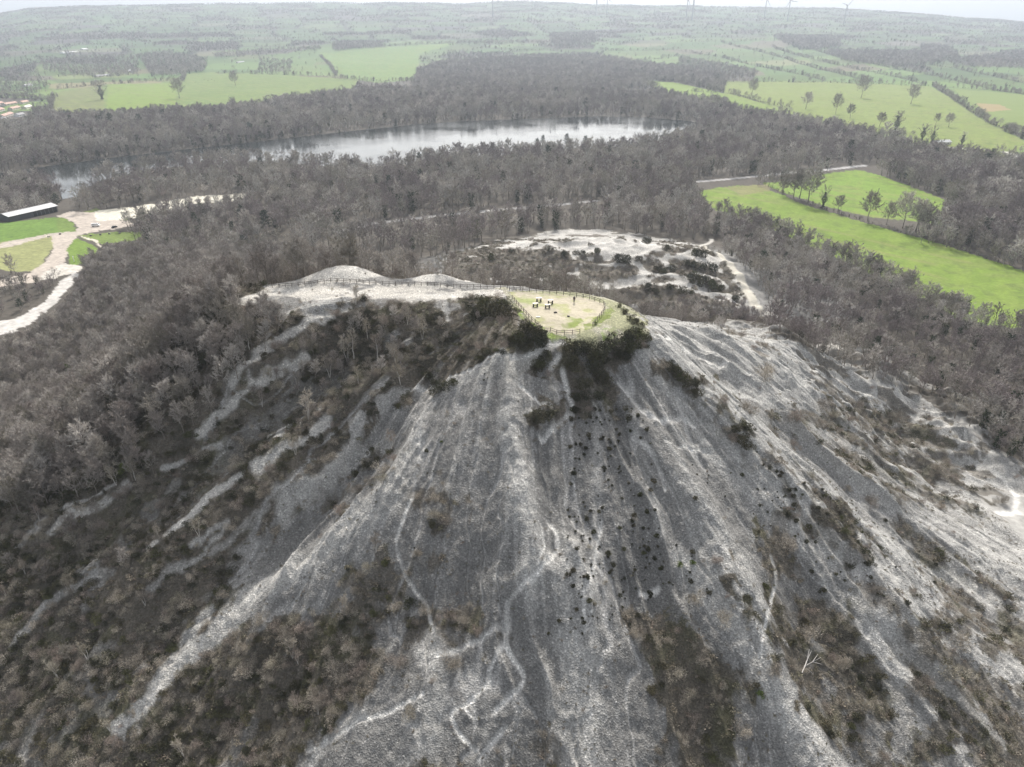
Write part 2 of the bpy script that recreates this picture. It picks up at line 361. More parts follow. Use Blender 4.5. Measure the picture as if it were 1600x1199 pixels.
# dark low cover on the heap (heather, gorse, bramble litter)
VEGS = [
    ([(-80, 520), (130, 445), (240, 420), (420, 440), (372, 482), (480, 500), (400, 560), (360, 600), (320, 680), (230, 760), (80, 800), (-80, 830)], 1.0),
    ([(470, 505), (560, 482), (690, 486), (700, 478), (740, 470), (770, 462), (800, 470), (826, 505), (790, 535), (760, 560), (700, 600), (620, 620), (560, 640), (470, 660), (360, 740), (240, 800), (-80, 860), (-80, 790), (260, 740), (330, 680), (380, 600), (420, 560)], 0.92),
    ([(560, 640), (520, 720), (470, 760), (430, 800), (400, 860), (330, 940), (290, 1010), (240, 1060), (175, 1140), (240, 1199), (-80, 1230), (-80, 860), (100, 800), (300, 740), (420, 690)], 0.95),
    ([(560, 700), (610, 690), (640, 720), (600, 745), (545, 740)], 0.5), ([(520, 740), (560, 730), (545, 790), (500, 800)], 0.5),
    ([(200, 1140), (262, 1075), (300, 1030), (370, 985), (430, 962), (520, 960), (560, 1000), (600, 1050), (560, 1100), (480, 1150), (440, 1199), (180, 1230)], 0.85),
    ([(520, 900), (590, 880), (640, 900), (650, 980), (640, 1060), (560, 1060), (520, 980)], 0.45),
    ([(806, 508), (830, 500), (856, 515), (858, 545), (818, 558), (804, 540)], 0.95),
    ([(876, 545), (900, 532), (1000, 520), (1020, 535), (990, 560), (950, 580), (950, 640), (925, 670), (895, 640), (880, 590)], 0.93),
    ([(828, 640), (850, 630), (866, 640), (862, 668), (840, 672)], 0.9),
    ([(828, 560), (862, 545), (866, 565), (842, 582)], 0.9),
    ([(1028, 562), (1060, 575), (1095, 610), (1090, 625), (1050, 600)], 0.85),
    ([(1140, 660), (1160, 680), (1195, 720), (1230, 770), (1200, 760), (1150, 710)], 0.6),
    ([(1205, 790), (1250, 790), (1320, 800), (1365, 880), (1330, 890), (1280, 878), (1255, 845), (1230, 910), (1200, 910)], 0.75),
    ([(1000, 960), (1060, 975), (1110, 1002), (1144, 1043), (1160, 1087), (1120, 1230), (1060, 1230), (1030, 1100)], 0.85),
    ([(1195, 925), (1296, 938), (1347, 989), (1384, 1060), (1400, 1120), (1380, 1230), (1280, 1150), (1229, 1066), (1192, 1000)], 0.85),
    ([(1398, 940), (1431, 962), (1482, 1016), (1550, 1043), (1600, 1090), (1640, 1200), (1560, 1230), (1500, 1130), (1440, 1060), (1400, 1000)], 0.6),
    ([(1250, 960), (1350, 900), (1420, 930), (1400, 1000)], 0.4),
    ([(640, 780), (690, 770), (720, 790), (700, 830), (660, 840)], 0.55), ([(670, 930), (740, 925), (750, 980), (700, 1000), (672, 975)], 0.6),
    ([(1180, 640), (1330, 640), (1480, 720), (1570, 810), (1440, 790), (1300, 720)], 0.42), ([(1270, 615), (1420, 648), (1490, 700), (1380, 690)], 0.45), ([(1100, 600), (1180, 680), (1300, 790), (1240, 790), (1120, 680)], 0.42), ([(1400, 800), (1520, 880), (1620, 980), (1620, 1060), (1480, 960)], 0.42), ([(560, 880), (700, 860), (740, 930), (620, 960)], 0.4),
    ([(1480, 1100), (1640, 1130), (1640, 1230), (1400, 1230)], 0.5),
    ([(690, 1150), (740, 1199), (640, 1230), (600, 1180)], 0.4), ([(860, 1150), (890, 1150), (890, 1230), (850, 1230)], 0.4),
]
_vn = 0.5 + 0.5 * fbm(GX / 3.4, GY / 3.4, 85, 4)
_soft = [(_wob * k * fbm(GX / sc, GY / sc, 200 + n, 3), 0.6 * _wob * k * fbm(GX / sc, GY / sc, 210 + n, 3)) for n, (k, sc) in enumerate(((9, 13), (7, 6), (11, 20), (4, 3), (0.5, 2)))]
for poly, a in VEGS:
    p = np.zeros(GX.shape)
    for sx, sy in _soft:
        p[NEAR] += in_poly((PX + sx)[NEAR], (PY + sy)[NEAR], poly)
    p = p / len(_soft) * a
    VEG = np.maximum(VEG, sstep(0.62 - p * 0.9, 0.82 - p * 0.75, _vn) * (p > 0.05) * (0.55 + 0.45 * a))
_hole = sstep(0.34, 0.62, 0.7 * vnoise(GU / 5.0 + 0.8 * fbm(GX / 10, GY / 10, 221, 2), GD / 28, 222) + 0.55 * fbm(GX / 3.5, GY / 3.5, 223, 3))
_hole *= ~pm([(-90, 515), (20, 500), (240, 425), (420, 440), (372, 480), (430, 530), (375, 580), (320, 670), (230, 755), (80, 800), (-90, 840)])
VEG *= 1 - np.where(PX < 640, 0.85, 0.4) * _run1 * sstep(-0.25, 0.3, fbm(GX / 20, GY / 20, 249, 2)) * sstep(300, 420, PX + 0.6 * (PY - 600))
VEG *= 1 - np.where(PX < 600, 0.6, 0.9) * _hole * sstep(0.15, 0.4, _hole)
put(np.clip(VEG * 1.1, 0, 1), HEATH)
put(VEG * sstep(0.0, 0.5, fbm(GX / 9, GY / 9, 225, 3)), (0.065, 0.06, 0.045), 0.7)
put(VEG * sstep(0.1, 0.5, fbm(GX / 6, GY / 6, 87, 3)), (0.10, 0.10, 0.05), 0.5)
# pale scree tongues and erosion strips
STRIPS = [  # photo line, half width (m), strength
    ([(543, 484), (489, 501), (445, 525), (405, 552), (375, 575), (364, 599)], 1.3, 0.9),
    ([(479, 555), (439, 579), (402, 599), (364, 629), (337, 656), (310, 680)], 1.0, 0.9),
    ([(472, 653), (445, 668), (418, 680)], 0.5, 0.9),
    ([(516, 650), (486, 680), (456, 697), (422, 714), (398, 731)], 1.1, 0.95),
    ([(440, 700), (402, 728)], 2.0, 0.7),
    ([(378, 741), (337, 768), (304, 798), (270, 826), (236, 854)], 1.0, 0.9),
    ([(600, 690), (540, 720), (500, 758), (456, 771), (442, 798)], 1.9, 0.8),
    ([(344, 694), (300, 715), (256, 734)], 0.6, 0.8), ([(202, 761), (170, 780), (135, 798), (111, 802), (74, 830)], 0.9, 0.85), ([(182, 754), (140, 778), (94, 798)], 0.7, 0.8),
    ([(354, 824), (314, 868), (270, 891), (236, 928)], 0.8, 0.7), ([(354, 818), (297, 850)], 0.7, 0.8),
    ([(155, 894), (98, 928), (54, 969), (20, 1006)], 0.8, 0.75),
    ([(420, 790), (380, 830), (330, 872)], 0.7, 0.6),
    ([(655, 700), (640, 740), (600, 780), (545, 822), (472, 884), (405, 925), (354, 969)], 3.2, 0.6),
    ([(545, 822), (472, 884), (405, 925), (354, 969), (320, 1002), (280, 1030), (250, 1070), (223, 1104)], 1.9, 0.95),
    ([(330, 960), (300, 985), (280, 1030)], 1.6, 0.8), ([(223, 1104), (200, 1130), (179, 1144)], 0.8, 0.8), ([(195, 1120), (172, 1138)], 0.7, 0.8),
    ([(560, 1120), (540, 1138), (510, 1165), (483, 1199)], 1.2, 0.8),
    ([(800, 563), (795, 620), (790, 643), (800, 697), (810, 751), (813, 798)], 1.9, 0.75),
    ([(700, 600), (760, 575), (800, 562)], 1.4, 0.7), ([(590, 632), (640, 612), (700, 598), (740, 580)], 0.9, 0.8),
    ([(600, 700), (660, 640), (700, 610)], 1.2, 0.5),
    ([(905, 1010), (908, 1060), (904, 1120), (906, 1199)], 3.5, 0.7), ([(880, 1000), (905, 1060)], 2.0, 0.5),
    ([(672, 1000), (680, 1060), (690, 1100), (670, 1150)], 2.0, 0.6),
    ([(930, 640), (935, 720), (930, 820), (925, 930)], 1.0, 0.45), ([(985, 650), (1010, 740), (1030, 830)], 1.0, 0.5),
    ([(1060, 870), (1130, 960), (1180, 1040), (1230, 1120), (1320, 1199)], 1.8, 0.75),
    ([(1340, 940), (1390, 1010), (1400, 1080), (1430, 1130)], 2.2, 0.6), ([(1400, 1000), (1460, 1060), (1560, 1150)], 1.2, 0.5),
    ([(1390, 850), (1420, 870), (1480, 900), (1560, 940)], 2.2, 0.75), ([(1530, 890), (1580, 905)], 2.0, 0.8),
    ([(1100, 700), (1200, 800), (1300, 880)], 1.6, 0.5), ([(1040, 600), (1140, 700), (1240, 790), (1330, 870), (1420, 960)], 1.1, 0.55),
    ([(1010, 511), (1070, 545), (1180, 625), (1290, 710), (1400, 790), (1500, 850), (1600, 920)], 1.5, 0.7),
    ([(1100, 560), (1200, 620), (1330, 700), (1450, 790), (1600, 880)], 2.4, 0.5),
    ([(430, 452), (520, 456), (600, 462), (700, 462), (790, 458)], 1.8, 0.9), ([(372, 474), (400, 462), (450, 460), (520, 466)], 1.3, 0.85),
    ([(700, 500), (695, 480), (702, 470)], 0.8, 0.7),
]
def stroke_mask(pix, wid, rmin=0, soft=0.5, wob=1.0):
    pts = smooth(wl(pix, rmin))
    m = near_line(pts, wid * 3 + 3)
    out = np.zeros_like(GX)
    x, y = GX[m], GY[m]
    d = poly_dist(x + wob * 0.9 * fbm(x / 4, y / 4, 44, 3), y + wob * 0.9 * fbm(x / 4, y / 4, 45, 3), pts) + wob * wid * 0.55 * fbm(x / 1.6, y / 1.6, 46, 3)
    out[m] = sstep(wid * (1 + soft), wid * (1 - soft), d)
    return out
for pix, wid, a in STRIPS:
    m = stroke_mask(pix, wid, wob=0.25) * NEAR if pix[0] in ((430, 452), (372, 474)) else stroke_mask(pix, wid * (0.75 if pix[0][0] < 560 and wid < 1.95 else 0.9)) * NEAR
    put(m, SCREE_P if a < 0.85 else PALE, a)
    VEG *= 1 - m
RIDGETOP = pm([(366, 478), (412, 450), (460, 440), (490, 425), (520, 417), (560, 431), (600, 447), (640, 445), (665, 437), (690, 447), (730, 454), (800, 450), (800, 464), (740, 465), (700, 468), (640, 470), (600, 464), (520, 466), (440, 466), (390, 480)], RG < 330)
put(RIDGETOP * sstep(0.35, -0.1, fbm(GX / 4, GY / 3, 239, 3)), (0.50, 0.475, 0.43), 0.9); VEG[RIDGETOP] *= 0.25
PATHS = [  # trodden lines: photo line, half width
    ([(657, 672), (655, 715), (648, 760), (634, 800), (619, 845), (628, 885), (648, 920), (668, 945), (676, 985)], 0.32),
    ([(658, 1085), (600, 1115), (530, 1148), (480, 1172)], 0.40),
    ([(857, 817), (871, 837), (868, 860), (857, 874), (834, 905), (797, 938), (793, 975), (790, 1006), (800, 1030), (810, 1043), (817, 1060), (810, 1078), (793, 1094), (773, 1114)], 0.42),
    ([(793, 945), (793, 985)], 0.7), ([(786, 985), (763, 989), (712, 1016), (682, 1023)], 0.45),
    ([(786, 1006), (766, 1046), (763, 1070), (729, 1100), (706, 1114), (719, 1148), (746, 1171)], 0.35), ([(745, 1085), (728, 1105), (740, 1120)], 0.25),
    ([(790, 1137), (770, 1160), (749, 1188)], 0.4), ([(845, 820), (850, 850), (842, 880)], 0.25),
    ([(810, 599), (837, 623), (861, 633)], 0.4), ([(895, 650), (880, 660), (867, 670), (844, 687)], 0.45), ([(878, 582), (894, 629), (891, 650)], 0.5), ([(874, 555), (861, 575)], 0.6),
    ([(969, 602), (982, 618), (996, 636), (1023, 653), (1050, 655), (1070, 655), (1085, 667)], 0.6), ([(989, 683), (1016, 704), (1029, 731), (1040, 764)], 0.3),
    ([(1040, 690), (1060, 700), (1100, 705)], 0.35),
    ([(1009, 511), (1040, 528), (1070, 545), (1094, 558), (1121, 575), (1171, 584)], 0.5),
    ([(1509, 673), (1531, 704), (1532, 717)], 0.5), ([(1553, 737), (1580, 764), (1588, 785), (1578, 800)], 0.8), ([(1560, 802), (1590, 800)], 1.2),
    ([(940, 815), (925, 900), (913, 930), (915, 985)], 0.35), ([(1000, 928), (1030, 922)], 0.4), ([(1205, 870), (1212, 915), (1195, 970), (1187, 1030)], 0.3),
    ([(800, 562), (830, 553), (850, 545), (862, 537), (885, 535), (920, 534), (950, 527), (985, 517), (1005, 512)], 0.65),
    ([(790, 553), (800, 562)], 0.5), ([(640, 612), (700, 590), (740, 575), (790, 556)], 0.35),
]
for pix, wid in PATHS:
    m = stroke_mask(pix, wid * 0.95, wob=0.35, soft=0.7) * NEAR
    put(m * (0.45 + 0.75 * sstep(-0.5, 0.4, fbm(GX / 5, GY / 5, 49, 3))).clip(0, 1), (0.66, 0.645, 0.61), 0.95); VEG *= 1 - m
    GZ[...] = GZ - 0.18 * m
_k = pm([(740, 578), (780, 556), (800, 560), (835, 556), (862, 540), (868, 546), (838, 568), (815, 584), (800, 600), (790, 590), (760, 590)])
put(_k, (0.42, 0.405, 0.37), 0.75); VEG[_k] *= 0.2
# small erosion mounds beside the ridge path stay pale
for (mx, my, rx, ry, a) in MOUNDS[:2]:
    q = ((GX - mx) / rx) ** 2 + ((GY - my) / ry) ** 2
    m = sstep(1.1, 0.7, q + 0.2 * fbm(GX / 3, GY / 3, 88, 3)); put(m, (0.52, 0.50, 0.46), 0.95); VEG *= 1 - m
# summit clearing: trodden pale ground, thin moss and grass
SUMMIT_PX = [(796, 456), (830, 457), (880, 461), (920, 467), (944, 475), (948, 487), (936, 499), (926, 511), (905, 521), (872, 523), (850, 516), (838, 508), (824, 496), (808, 477)]
SUMMIT = pm(SUMMIT_PX, warp=False)
_near_sum = pm([(780, 452), (960, 458), (1010, 500), (1012, 518), (950, 545), (880, 532), (840, 520), (800, 478)])
put(_near_sum, (0.27, 0.27, 0.17)); put(_near_sum * sstep(-0.1, 0.4, fbm(GX / 4, GY / 4, 227, 3)), (0.36, 0.34, 0.28), 0.8); VEG[_near_sum] = 0
put(SUMMIT, (0.41, 0.37, 0.285)); VEG[SUMMIT] = 0
_gn = fbm(GX / 3.0, GY / 3.0, 121, 4)
put(SUMMIT * sstep(-0.05, 0.5, _gn), (0.31, 0.32, 0.15), 0.8)
put(pm([(868, 506), (880, 496), (905, 492), (915, 500), (905, 512), (880, 518)]) * sstep(-.5, .3, _gn), (0.16, 0.21, 0.045), 0.85)
put(pm([(800, 470), (815, 458), (850, 460), (830, 475), (815, 480)]) * sstep(-.5, .4, _gn), (0.25, 0.29, 0.11), 0.7)
put(pm([(806, 480), (822, 494), (845, 512), (870, 524), (890, 526), (860, 532), (830, 515), (802, 484)]) * sstep(-.6, .2, _gn), (0.20, 0.27, 0.06), 0.9)
put(pm([(940, 490), (950, 478), (960, 482), (958, 492), (948, 500), (935, 512), (920, 520), (918, 512), (930, 500)]) * sstep(-.6, .2, _gn), (0.16, 0.20, 0.05), 0.9)
put(pm([(940, 520), (958, 510), (962, 522), (945, 530)]) * sstep(-.6, .2, _gn), (0.18, 0.27, 0.05), 0.9)
put(pm([(948, 538), (970, 525), (995, 518), (1000, 522), (968, 530), (956, 542)]), (0.17, 0.22, 0.05), 0.8)
# ---- the plain close by
PLAIN = (RG > 235) & (GPLAIN > -50) & (HEAP < 0.6)
MID = (RG > 300)
def area(poly, col, dom, a=1.0, warp=True): put(pm(poly, dom, warp), col, a)
FIELDS = {
    'left_bright': [(82, 150), (95, 143), (170, 132), (275, 130), (290, 116), (330, 113), (560, 124), (552, 142), (430, 150), (395, 165), (300, 172), (170, 178), (76, 182)],
    'behind': [(498, 84), (560, 77), (720, 67), (655, 84), (650, 125), (590, 130), (540, 122), (520, 103)],
    'right_large': [(1135, 127), (1300, 128), (1452, 135), (1570, 198), (1605, 225), (1570, 250), (1480, 240), (1400, 215), (1310, 195), (1200, 172), (1130, 148)],
    'right_strip': [(1000, 125), (1060, 130), (1135, 147), (1215, 168), (1225, 185), (1130, 165), (1040, 145)],
    'right_far': [(1490, 139), (1620, 150), (1620, 216), (1560, 195), (1510, 160)],
    'right_near': [(1090, 300), (1125, 292), (1180, 290), (1210, 300), (1262, 322), (1330, 342), (1400, 362), (1480, 384), (1620, 430), (1620, 520), (1500, 500), (1400, 445), (1250, 378), (1190, 352), (1120, 330)],
    'right_mid': [(1275, 273), (1340, 266), (1372, 273), (1475, 312), (1470, 350), (1350, 338), (1300, 325), (1225, 302), (1190, 287), (1250, 282)],
}
area(FIELDS['left_bright'], GR_M, MID); area([(170, 125), (275, 128), (275, 185), (165, 185)], GR_B, MID & pm(FIELDS['left_bright'], MID))
area([(60, 140), (160, 128), (165, 190), (60, 190)], GR_D, MID & pm(FIELDS['left_bright'], MID))
area(FIELDS['behind'], (0.12, 0.20, 0.055), MID)
area(FIELDS['right_large'], (0.16, 0.205, 0.048), MID); area(FIELDS['right_strip'], (0.15, 0.215, 0.04), MID)
area(FIELDS['right_far'], (0.15, 0.20, 0.05), MID); area([(1525, 162), (1560, 163), (1580, 172), (1540, 175)], (0.27, 0.21, 0.10), MID)
area(FIELDS['right_near'], GR_B, MID); area(FIELDS['right_mid'], (0.15, 0.235, 0.035), MID)
for hl in HEDGE_LINES:
    hp = smooth(wl(hl, 520)); m_ = near_line(hp, 20); t_ = np.zeros_like(GX); t_[m_] = sstep(4.5, 2.0, poly_dist(GX[m_], GY[m_], hp)); put(t_, (0.05, 0.055, 0.04), 0.9)
for k in ('right_near', 'right_mid', 'right_large', 'left_bright', 'behind'):       # mowing lines and thinner patches
    m = pm(FIELDS[k], MID)
    put(m * sstep(0.0, 0.55, fbm(GX / 22, GY / 9, 131, 4)), (0.17, 0.20, 0.06), 0.45)
    put(m * sstep(0.1, 0.7, vnoise((GX * 0.86 - GY * 0.5) / 5.0, (GX * 0.5 + GY * 0.86) / 60, 133)), (0.19, 0.25, 0.05), 0.35)
    put(m * sstep(0.1, 0.6, fbm(GX / 7, GY / 7, 135, 4)), (0.10, 0.135, 0.035), 0.6)
    put(m * sstep(0.86, 0.98, np.abs(np.sin((GX * 0.80 + GY * 0.6) / 7.0))) * sstep(-.2, .3, fbm(GX / 30, GY / 30, 137, 2)), (0.19, 0.20, 0.07), 0.6)
area([(1130, 293), (1200, 288), (1205, 298), (1160, 306)], (0.20, 0.18, 0.09), MID, 0.7)
# car park and paths by the shed
PK = (RG > 330)
NOTREE = np.zeros(GX.shape, bool)
for q, c in (([(-40, 352), (88, 340), (90, 364), (40, 378), (-40, 392)], (0.12, 0.20, 0.04)), ([(88, 342), (100, 338), (115, 350), (120, 362), (100, 366), (90, 362)], (0.13, 0.19, 0.045)),
             ([(-40, 385), (40, 374), (80, 366), (84, 385), (70, 405), (60, 425), (20, 425), (-40, 410)], (0.24, 0.25, 0.11)), ([(104, 380), (120, 372), (150, 386), (152, 396), (140, 412), (108, 416)], (0.14, 0.21, 0.04)),
             ([(118, 368), (180, 363), (230, 362), (210, 376), (160, 382)], (0.14, 0.19, 0.05)), ([(158, 350), (198, 340), (200, 350), (162, 356)], (0.15, 0.20, 0.05)), ([(120, 335), (150, 325), (160, 330), (140, 338)], (0.14, 0.17, 0.06))):
    area(q, c, PK); NOTREE |= pm(q, PK)
for q, c in (([(88, 338), (110, 330), (150, 332), (200, 345), (215, 352), (150, 362), (120, 368), (108, 385), (100, 410), (60, 440), (-20, 452), (-40, 448), (50, 425), (70, 410), (84, 388), (80, 368), (40, 380), (-40, 398), (-40, 390), (70, 366), (118, 362), (122, 355), (110, 345)], (0.42, 0.37, 0.32)),
             ([(148, 330), (200, 325), (300, 308), (382, 303), (384, 312), (300, 320), (200, 342), (150, 346)], (0.58, 0.55, 0.46)),
             ([(100, 412), (128, 416), (130, 424), (60, 440), (70, 425)], (0.50, 0.47, 0.42)),
             ([(128, 430), (104, 452), (84, 478), (40, 512), (-60, 545), (-60, 520), (30, 495), (70, 470), (96, 440), (120, 422)], (0.50, 0.48, 0.45))):
    area(q, c, PK if q[0][1] < 425 else (RG > 250)); NOTREE |= pm(q, RG > 250)
area([(120, 368), (150, 378), (158, 390), (150, 402), (156, 402), (160, 388), (150, 374)], (0.5, 0.46, 0.38), PK)
ROADS = [([(530, 362), (570, 352), (620, 345), (680, 338), (740, 332), (850, 322), (930, 314)], 3.2, (0.34, 0.33, 0.32)),
         ([(1180, 276), (1225, 271), (1270, 268), (1350, 259)], 3.5, (0.45, 0.44, 0.43)), ([(1090, 284), (1180, 276)], 3.0, (0.40, 0.39, 0.38)),
         ([(1100, 385), (1128, 402), (1145, 420), (1160, 442), (1172, 462), (1185, 482)], 2.2, (0.52, 0.49, 0.42)), ([(1090, 386), (1108, 380), (1112, 374)], 1.4, (0.48, 0.46, 0.42)),
         ([(1200, 490), (1240, 510), (1290, 535), (1325, 545)], 1.8, (0.50, 0.48, 0.44)),
         ([(1420, 227), (1480, 231), (1540, 234)], 3.5, (0.50, 0.48, 0.45)), ([(1525, 248), (1580, 249), (1640, 252)], 5.0, (0.50, 0.48, 0.46)), ([(1570, 238), (1600, 250)], 5.0, (0.5, 0.48, 0.45)), ([(1560, 256), (1640, 266)], 8.0, (0.42, 0.38, 0.35))]
ROADM = np.zeros_like(GX)
BASE *= (1 + (0.16 * fbm(GX / 7, GY / 7, 241, 4) + 0.12 * fbm(GX / 1.6, GY / 1.6, 243, 3)) * sstep(1500, 900, RG))[..., None]
for pix, wid, c in ROADS:
    if pix[0] == (530, 362):
        for dy in (7, 14): NOTREE |= stroke_mask([(a, b + dy) for a, b in pix], 9, 300, soft=0.1, wob=0) > 0.5
    NOTREE |= stroke_mask(pix, wid + 3.5, 300 if pix[0][1] < 480 else 235, soft=0.1, wob=0) > 0.5
    m = stroke_mask(pix, wid, 300 if pix[0][1] < 480 else 235, soft=0.3, wob=0.4)
    put(m, c, 0.95); ROADM = np.maximum(ROADM, m)

# ------------------------------------------------------------------ the ground meshes: one grid, split by what it is
def mat(name):
    m = bpy.data.materials.new(name); m.use_nodes = True
    n = m.node_tree; b = n.nodes["Principled BSDF"]
    return m, n, b
def N(n, kind, **kw):
    o = n.nodes.new(kind)
    for k, v in kw.items(): setattr(o, k, v)
    return o
def ramp(n, src, stops):
    r = N(n, "ShaderNodeValToRGB"); n.links.new(src, r.inputs[0])
    while len(r.color_ramp.elements) < len(stops): r.color_ramp.elements.new(0.5)
    for e, (p, c) in zip(r.color_ramp.elements, stops): e.position = p; e.color = (c, c, c, 1) if not isinstance(c, tuple) else c + (1,)
    return r.outputs[0]
def mixc(n, mode, fac, a, b):
    m = N(n, "ShaderNodeMix", data_type='RGBA', blend_type=mode)
    if isinstance(fac, (int, float)): m.inputs[0].default_value = fac
    else: n.links.new(fac, m.inputs[0])
    for s, v in ((m.inputs[6], a), (m.inputs[7], b)):
        if isinstance(v, tuple): s.default_value = v + (1,)
        else: n.links.new(v, s)
    return m.outputs[2]
def tex(n, kind, scale, co, **kw):
    t = N(n, kind); t.inputs["Scale"].default_value = scale
    for k, v in kw.items(): t.inputs[k].default_value = v
    n.links.new(co, t.inputs["Vector"]); return t
def ground_mat(name, stones, lo, hi, bump, sc=(2.2, 7.0)):
    m, n, b = mat(name)
    at = N(n, "ShaderNodeAttribute"); at.attribute_name = "base"
    co = N(n, "ShaderNodeTexCoord").outputs["Object"]
    n1 = tex(n, "ShaderNodeTexNoise", sc[0], co, Detail=6.0, Roughness=0.65)
    f = ramp(n, n1.outputs[0], [(0.30, lo), (0.5, 1.0), (0.72, hi)])
    c = mixc(n, 'MULTIPLY', 1.0, at.outputs[0], f)
    h = n1.outputs[0]
    if stones:
        v = tex(n, "ShaderNodeTexVoronoi", sc[1] * 0.5, co, Randomness=1.0)
        g = ramp(n, v.outputs["Color"], [(0.0, 0.55), (0.5, 0.88), (0.78, 1.12), (1.0, 2.0)])
        c = mixc(n, 'MULTIPLY', 0.7, c, g)
        mm = N(n, "ShaderNodeMath", operation='ADD'); n.links.new(v.outputs["Distance"], mm.inputs[0]); n.links.new(n1.outputs[0], mm.inputs[1]); h = mm.outputs[0]
    n.links.new(c, b.inputs["Base Color"]); b.inputs["Roughness"].default_value = 0.95; b.inputs["Specular IOR Level"].default_value = 0.15
    if bump:
        bp = N(n, "ShaderNodeBump"); bp.inputs["Strength"].default_value = bump; bp.inputs["Distance"].default_value = 0.35
        n.links.new(h, bp.inputs["Height"]); n.links.new(bp.outputs[0], b.inputs["Normal"])
    return m
M_SCREE = ground_mat("scree", True, 0.7, 1.32, 0.42, (2.6, 7.5))
M_PLAIN = ground_mat("plain_soil", False, 0.75, 1.3, 0.4, (0.35, 1))
M_GRASS = ground_mat("pasture", False, 0.82, 1.2, 0.3, (0.5, 1))
M_TRACK = ground_mat("track_gravel", False, 0.85, 1.15, 0.3, (1.5, 5))
CLS = np.zeros(GX.shape, np.int8)                  # 0 plain
NAMES = {0: ('ground_plain', M_PLAIN), 1: ('spoil_heap_ground', M_SCREE), 2: ('summit_ground', M_TRACK), 3: ('tailings_ground', M_SCREE), 4: ('road', M_TRACK), 5: ('pasture_ground', M_GRASS)}
CLS[(hs2 > 0.3) & (RG < 330)] = 1
CLS[_tp & ((GX > -80))] = 3
for k in FIELDS: CLS[pm(FIELDS[k], MID)] = 5
CLS[ROADM > 0.5] = 4
CLS[SUMMIT] = 2
NOTREE |= in_poly(PX, PY, [(-60, 156), (48, 156), (52, 180), (30, 193), (-60, 198)]) & (RG > 600)
NOTREE |= in_poly(PX, PY, [(132, 424), (146, 434), (118, 468), (96, 500), (44, 540), (-80, 580), (-80, 512), (30, 488), (70, 464), (96, 438)]) & (RG > 225)
NOTREE |= (CLS == 4) | (CLS == 5) | SUMMIT
FI, FJ = np.meshgrid(np.arange(NR - 1), np.arange(NA - 1), indexing='ij')
FC = CLS[:-1, :-1]
def grid_object(name, sel, material):
    i, j = FI[sel], FJ[sel]
    q = np.stack([i * NA + j, i * NA + j + 1, (i + 1) * NA + j + 1, (i + 1) * NA + j], 1)
    u, inv = np.unique(q, return_inverse=True); inv = inv.reshape(-1)
    me = bpy.data.meshes.new(name)
    me.vertices.add(len(u)); me.vertices.foreach_set("co", np.stack([GX.ravel()[u], GY.ravel()[u], GZ.ravel()[u]], 1).astype(np.float32).ravel())
    nf = len(q)
    me.loops.add(nf * 4); me.loops.foreach_set("vertex_index", inv.astype(np.int32)[::-1].copy())
    me.polygons.add(nf); me.polygons.foreach_set("loop_start", np.arange(0, nf * 4, 4, dtype=np.int32))
    me.update(calc_edges=True)
    at = me.attributes.new("base", 'FLOAT_COLOR', 'POINT')
    at.data.foreach_set("color", np.concatenate([BASE.reshape(-1, 3)[u], np.ones((len(u), 1))], 1).astype(np.float32).ravel())
    me.polygons.foreach_set("use_smooth", np.ones(nf, bool))
    me.materials.append(material)
    o = bpy.data.objects.new(name, me); COL.objects.link(o); o["kind"] = "structure"
    return o
for k, (nm, mt) in NAMES.items():
    grid_object(nm, FC == k, mt)
# lake water
def lake():
    m, n, b = mat("lake_water")
    b.inputs["Base Color"].default_value = (0.015, 0.02, 0.02, 1); b.inputs["Roughness"].default_value = 0.06; b.inputs["IOR"].default_value = 1.33
    co = N(n, "ShaderNodeTexCoord").outputs["Object"]
    t = tex(n, "ShaderNodeTexNoise", 0.5, co, Detail=3.0)
    t2 = tex(n, "ShaderNodeTexNoise", 0.012, co, Detail=2.0)
    n.links.new(ramp(n, t2.outputs[0], [(0.42, 0.07), (0.6, 0.2)]), b.inputs["Roughness"])
    bp = N(n, "ShaderNodeBump"); bp.inputs["Strength"].default_value = 0.10; bp.inputs["Distance"].default_value = 0.2
    n.links.new(t.outputs[0], bp.inputs["Height"]); n.links.new(bp.outputs[0], b.inputs["Normal"])
    xs = np.array(LAKE_XY)
    x0, y0, x1, y1 = xs[:, 0].min() - 30, xs[:, 1].min() - 30, xs[:, 0].max() + 30, xs[:, 1].max() + 30
    me = bpy.data.meshes.new("lake_water")
    bm = bmesh.new()
    vs = [bm.verts.new((a, c, LAKE_Z)) for a, c in LAKE_XY]
    bm.faces.new(vs); bmesh.ops.triangulate(bm, faces=bm.faces[:])
    bmesh.ops.recalc_face_normals(bm, faces=bm.faces[:])
    if sum(f.normal.z for f in bm.faces) < 0: bmesh.ops.reverse_faces(bm, faces=bm.faces[:])
    bm.to_mesh(me); bm.free(); me.materials.append(m)
    o = bpy.data.objects.new("lake_water", me); COL.objects.link(o); o["kind"] = "structure"
lake()
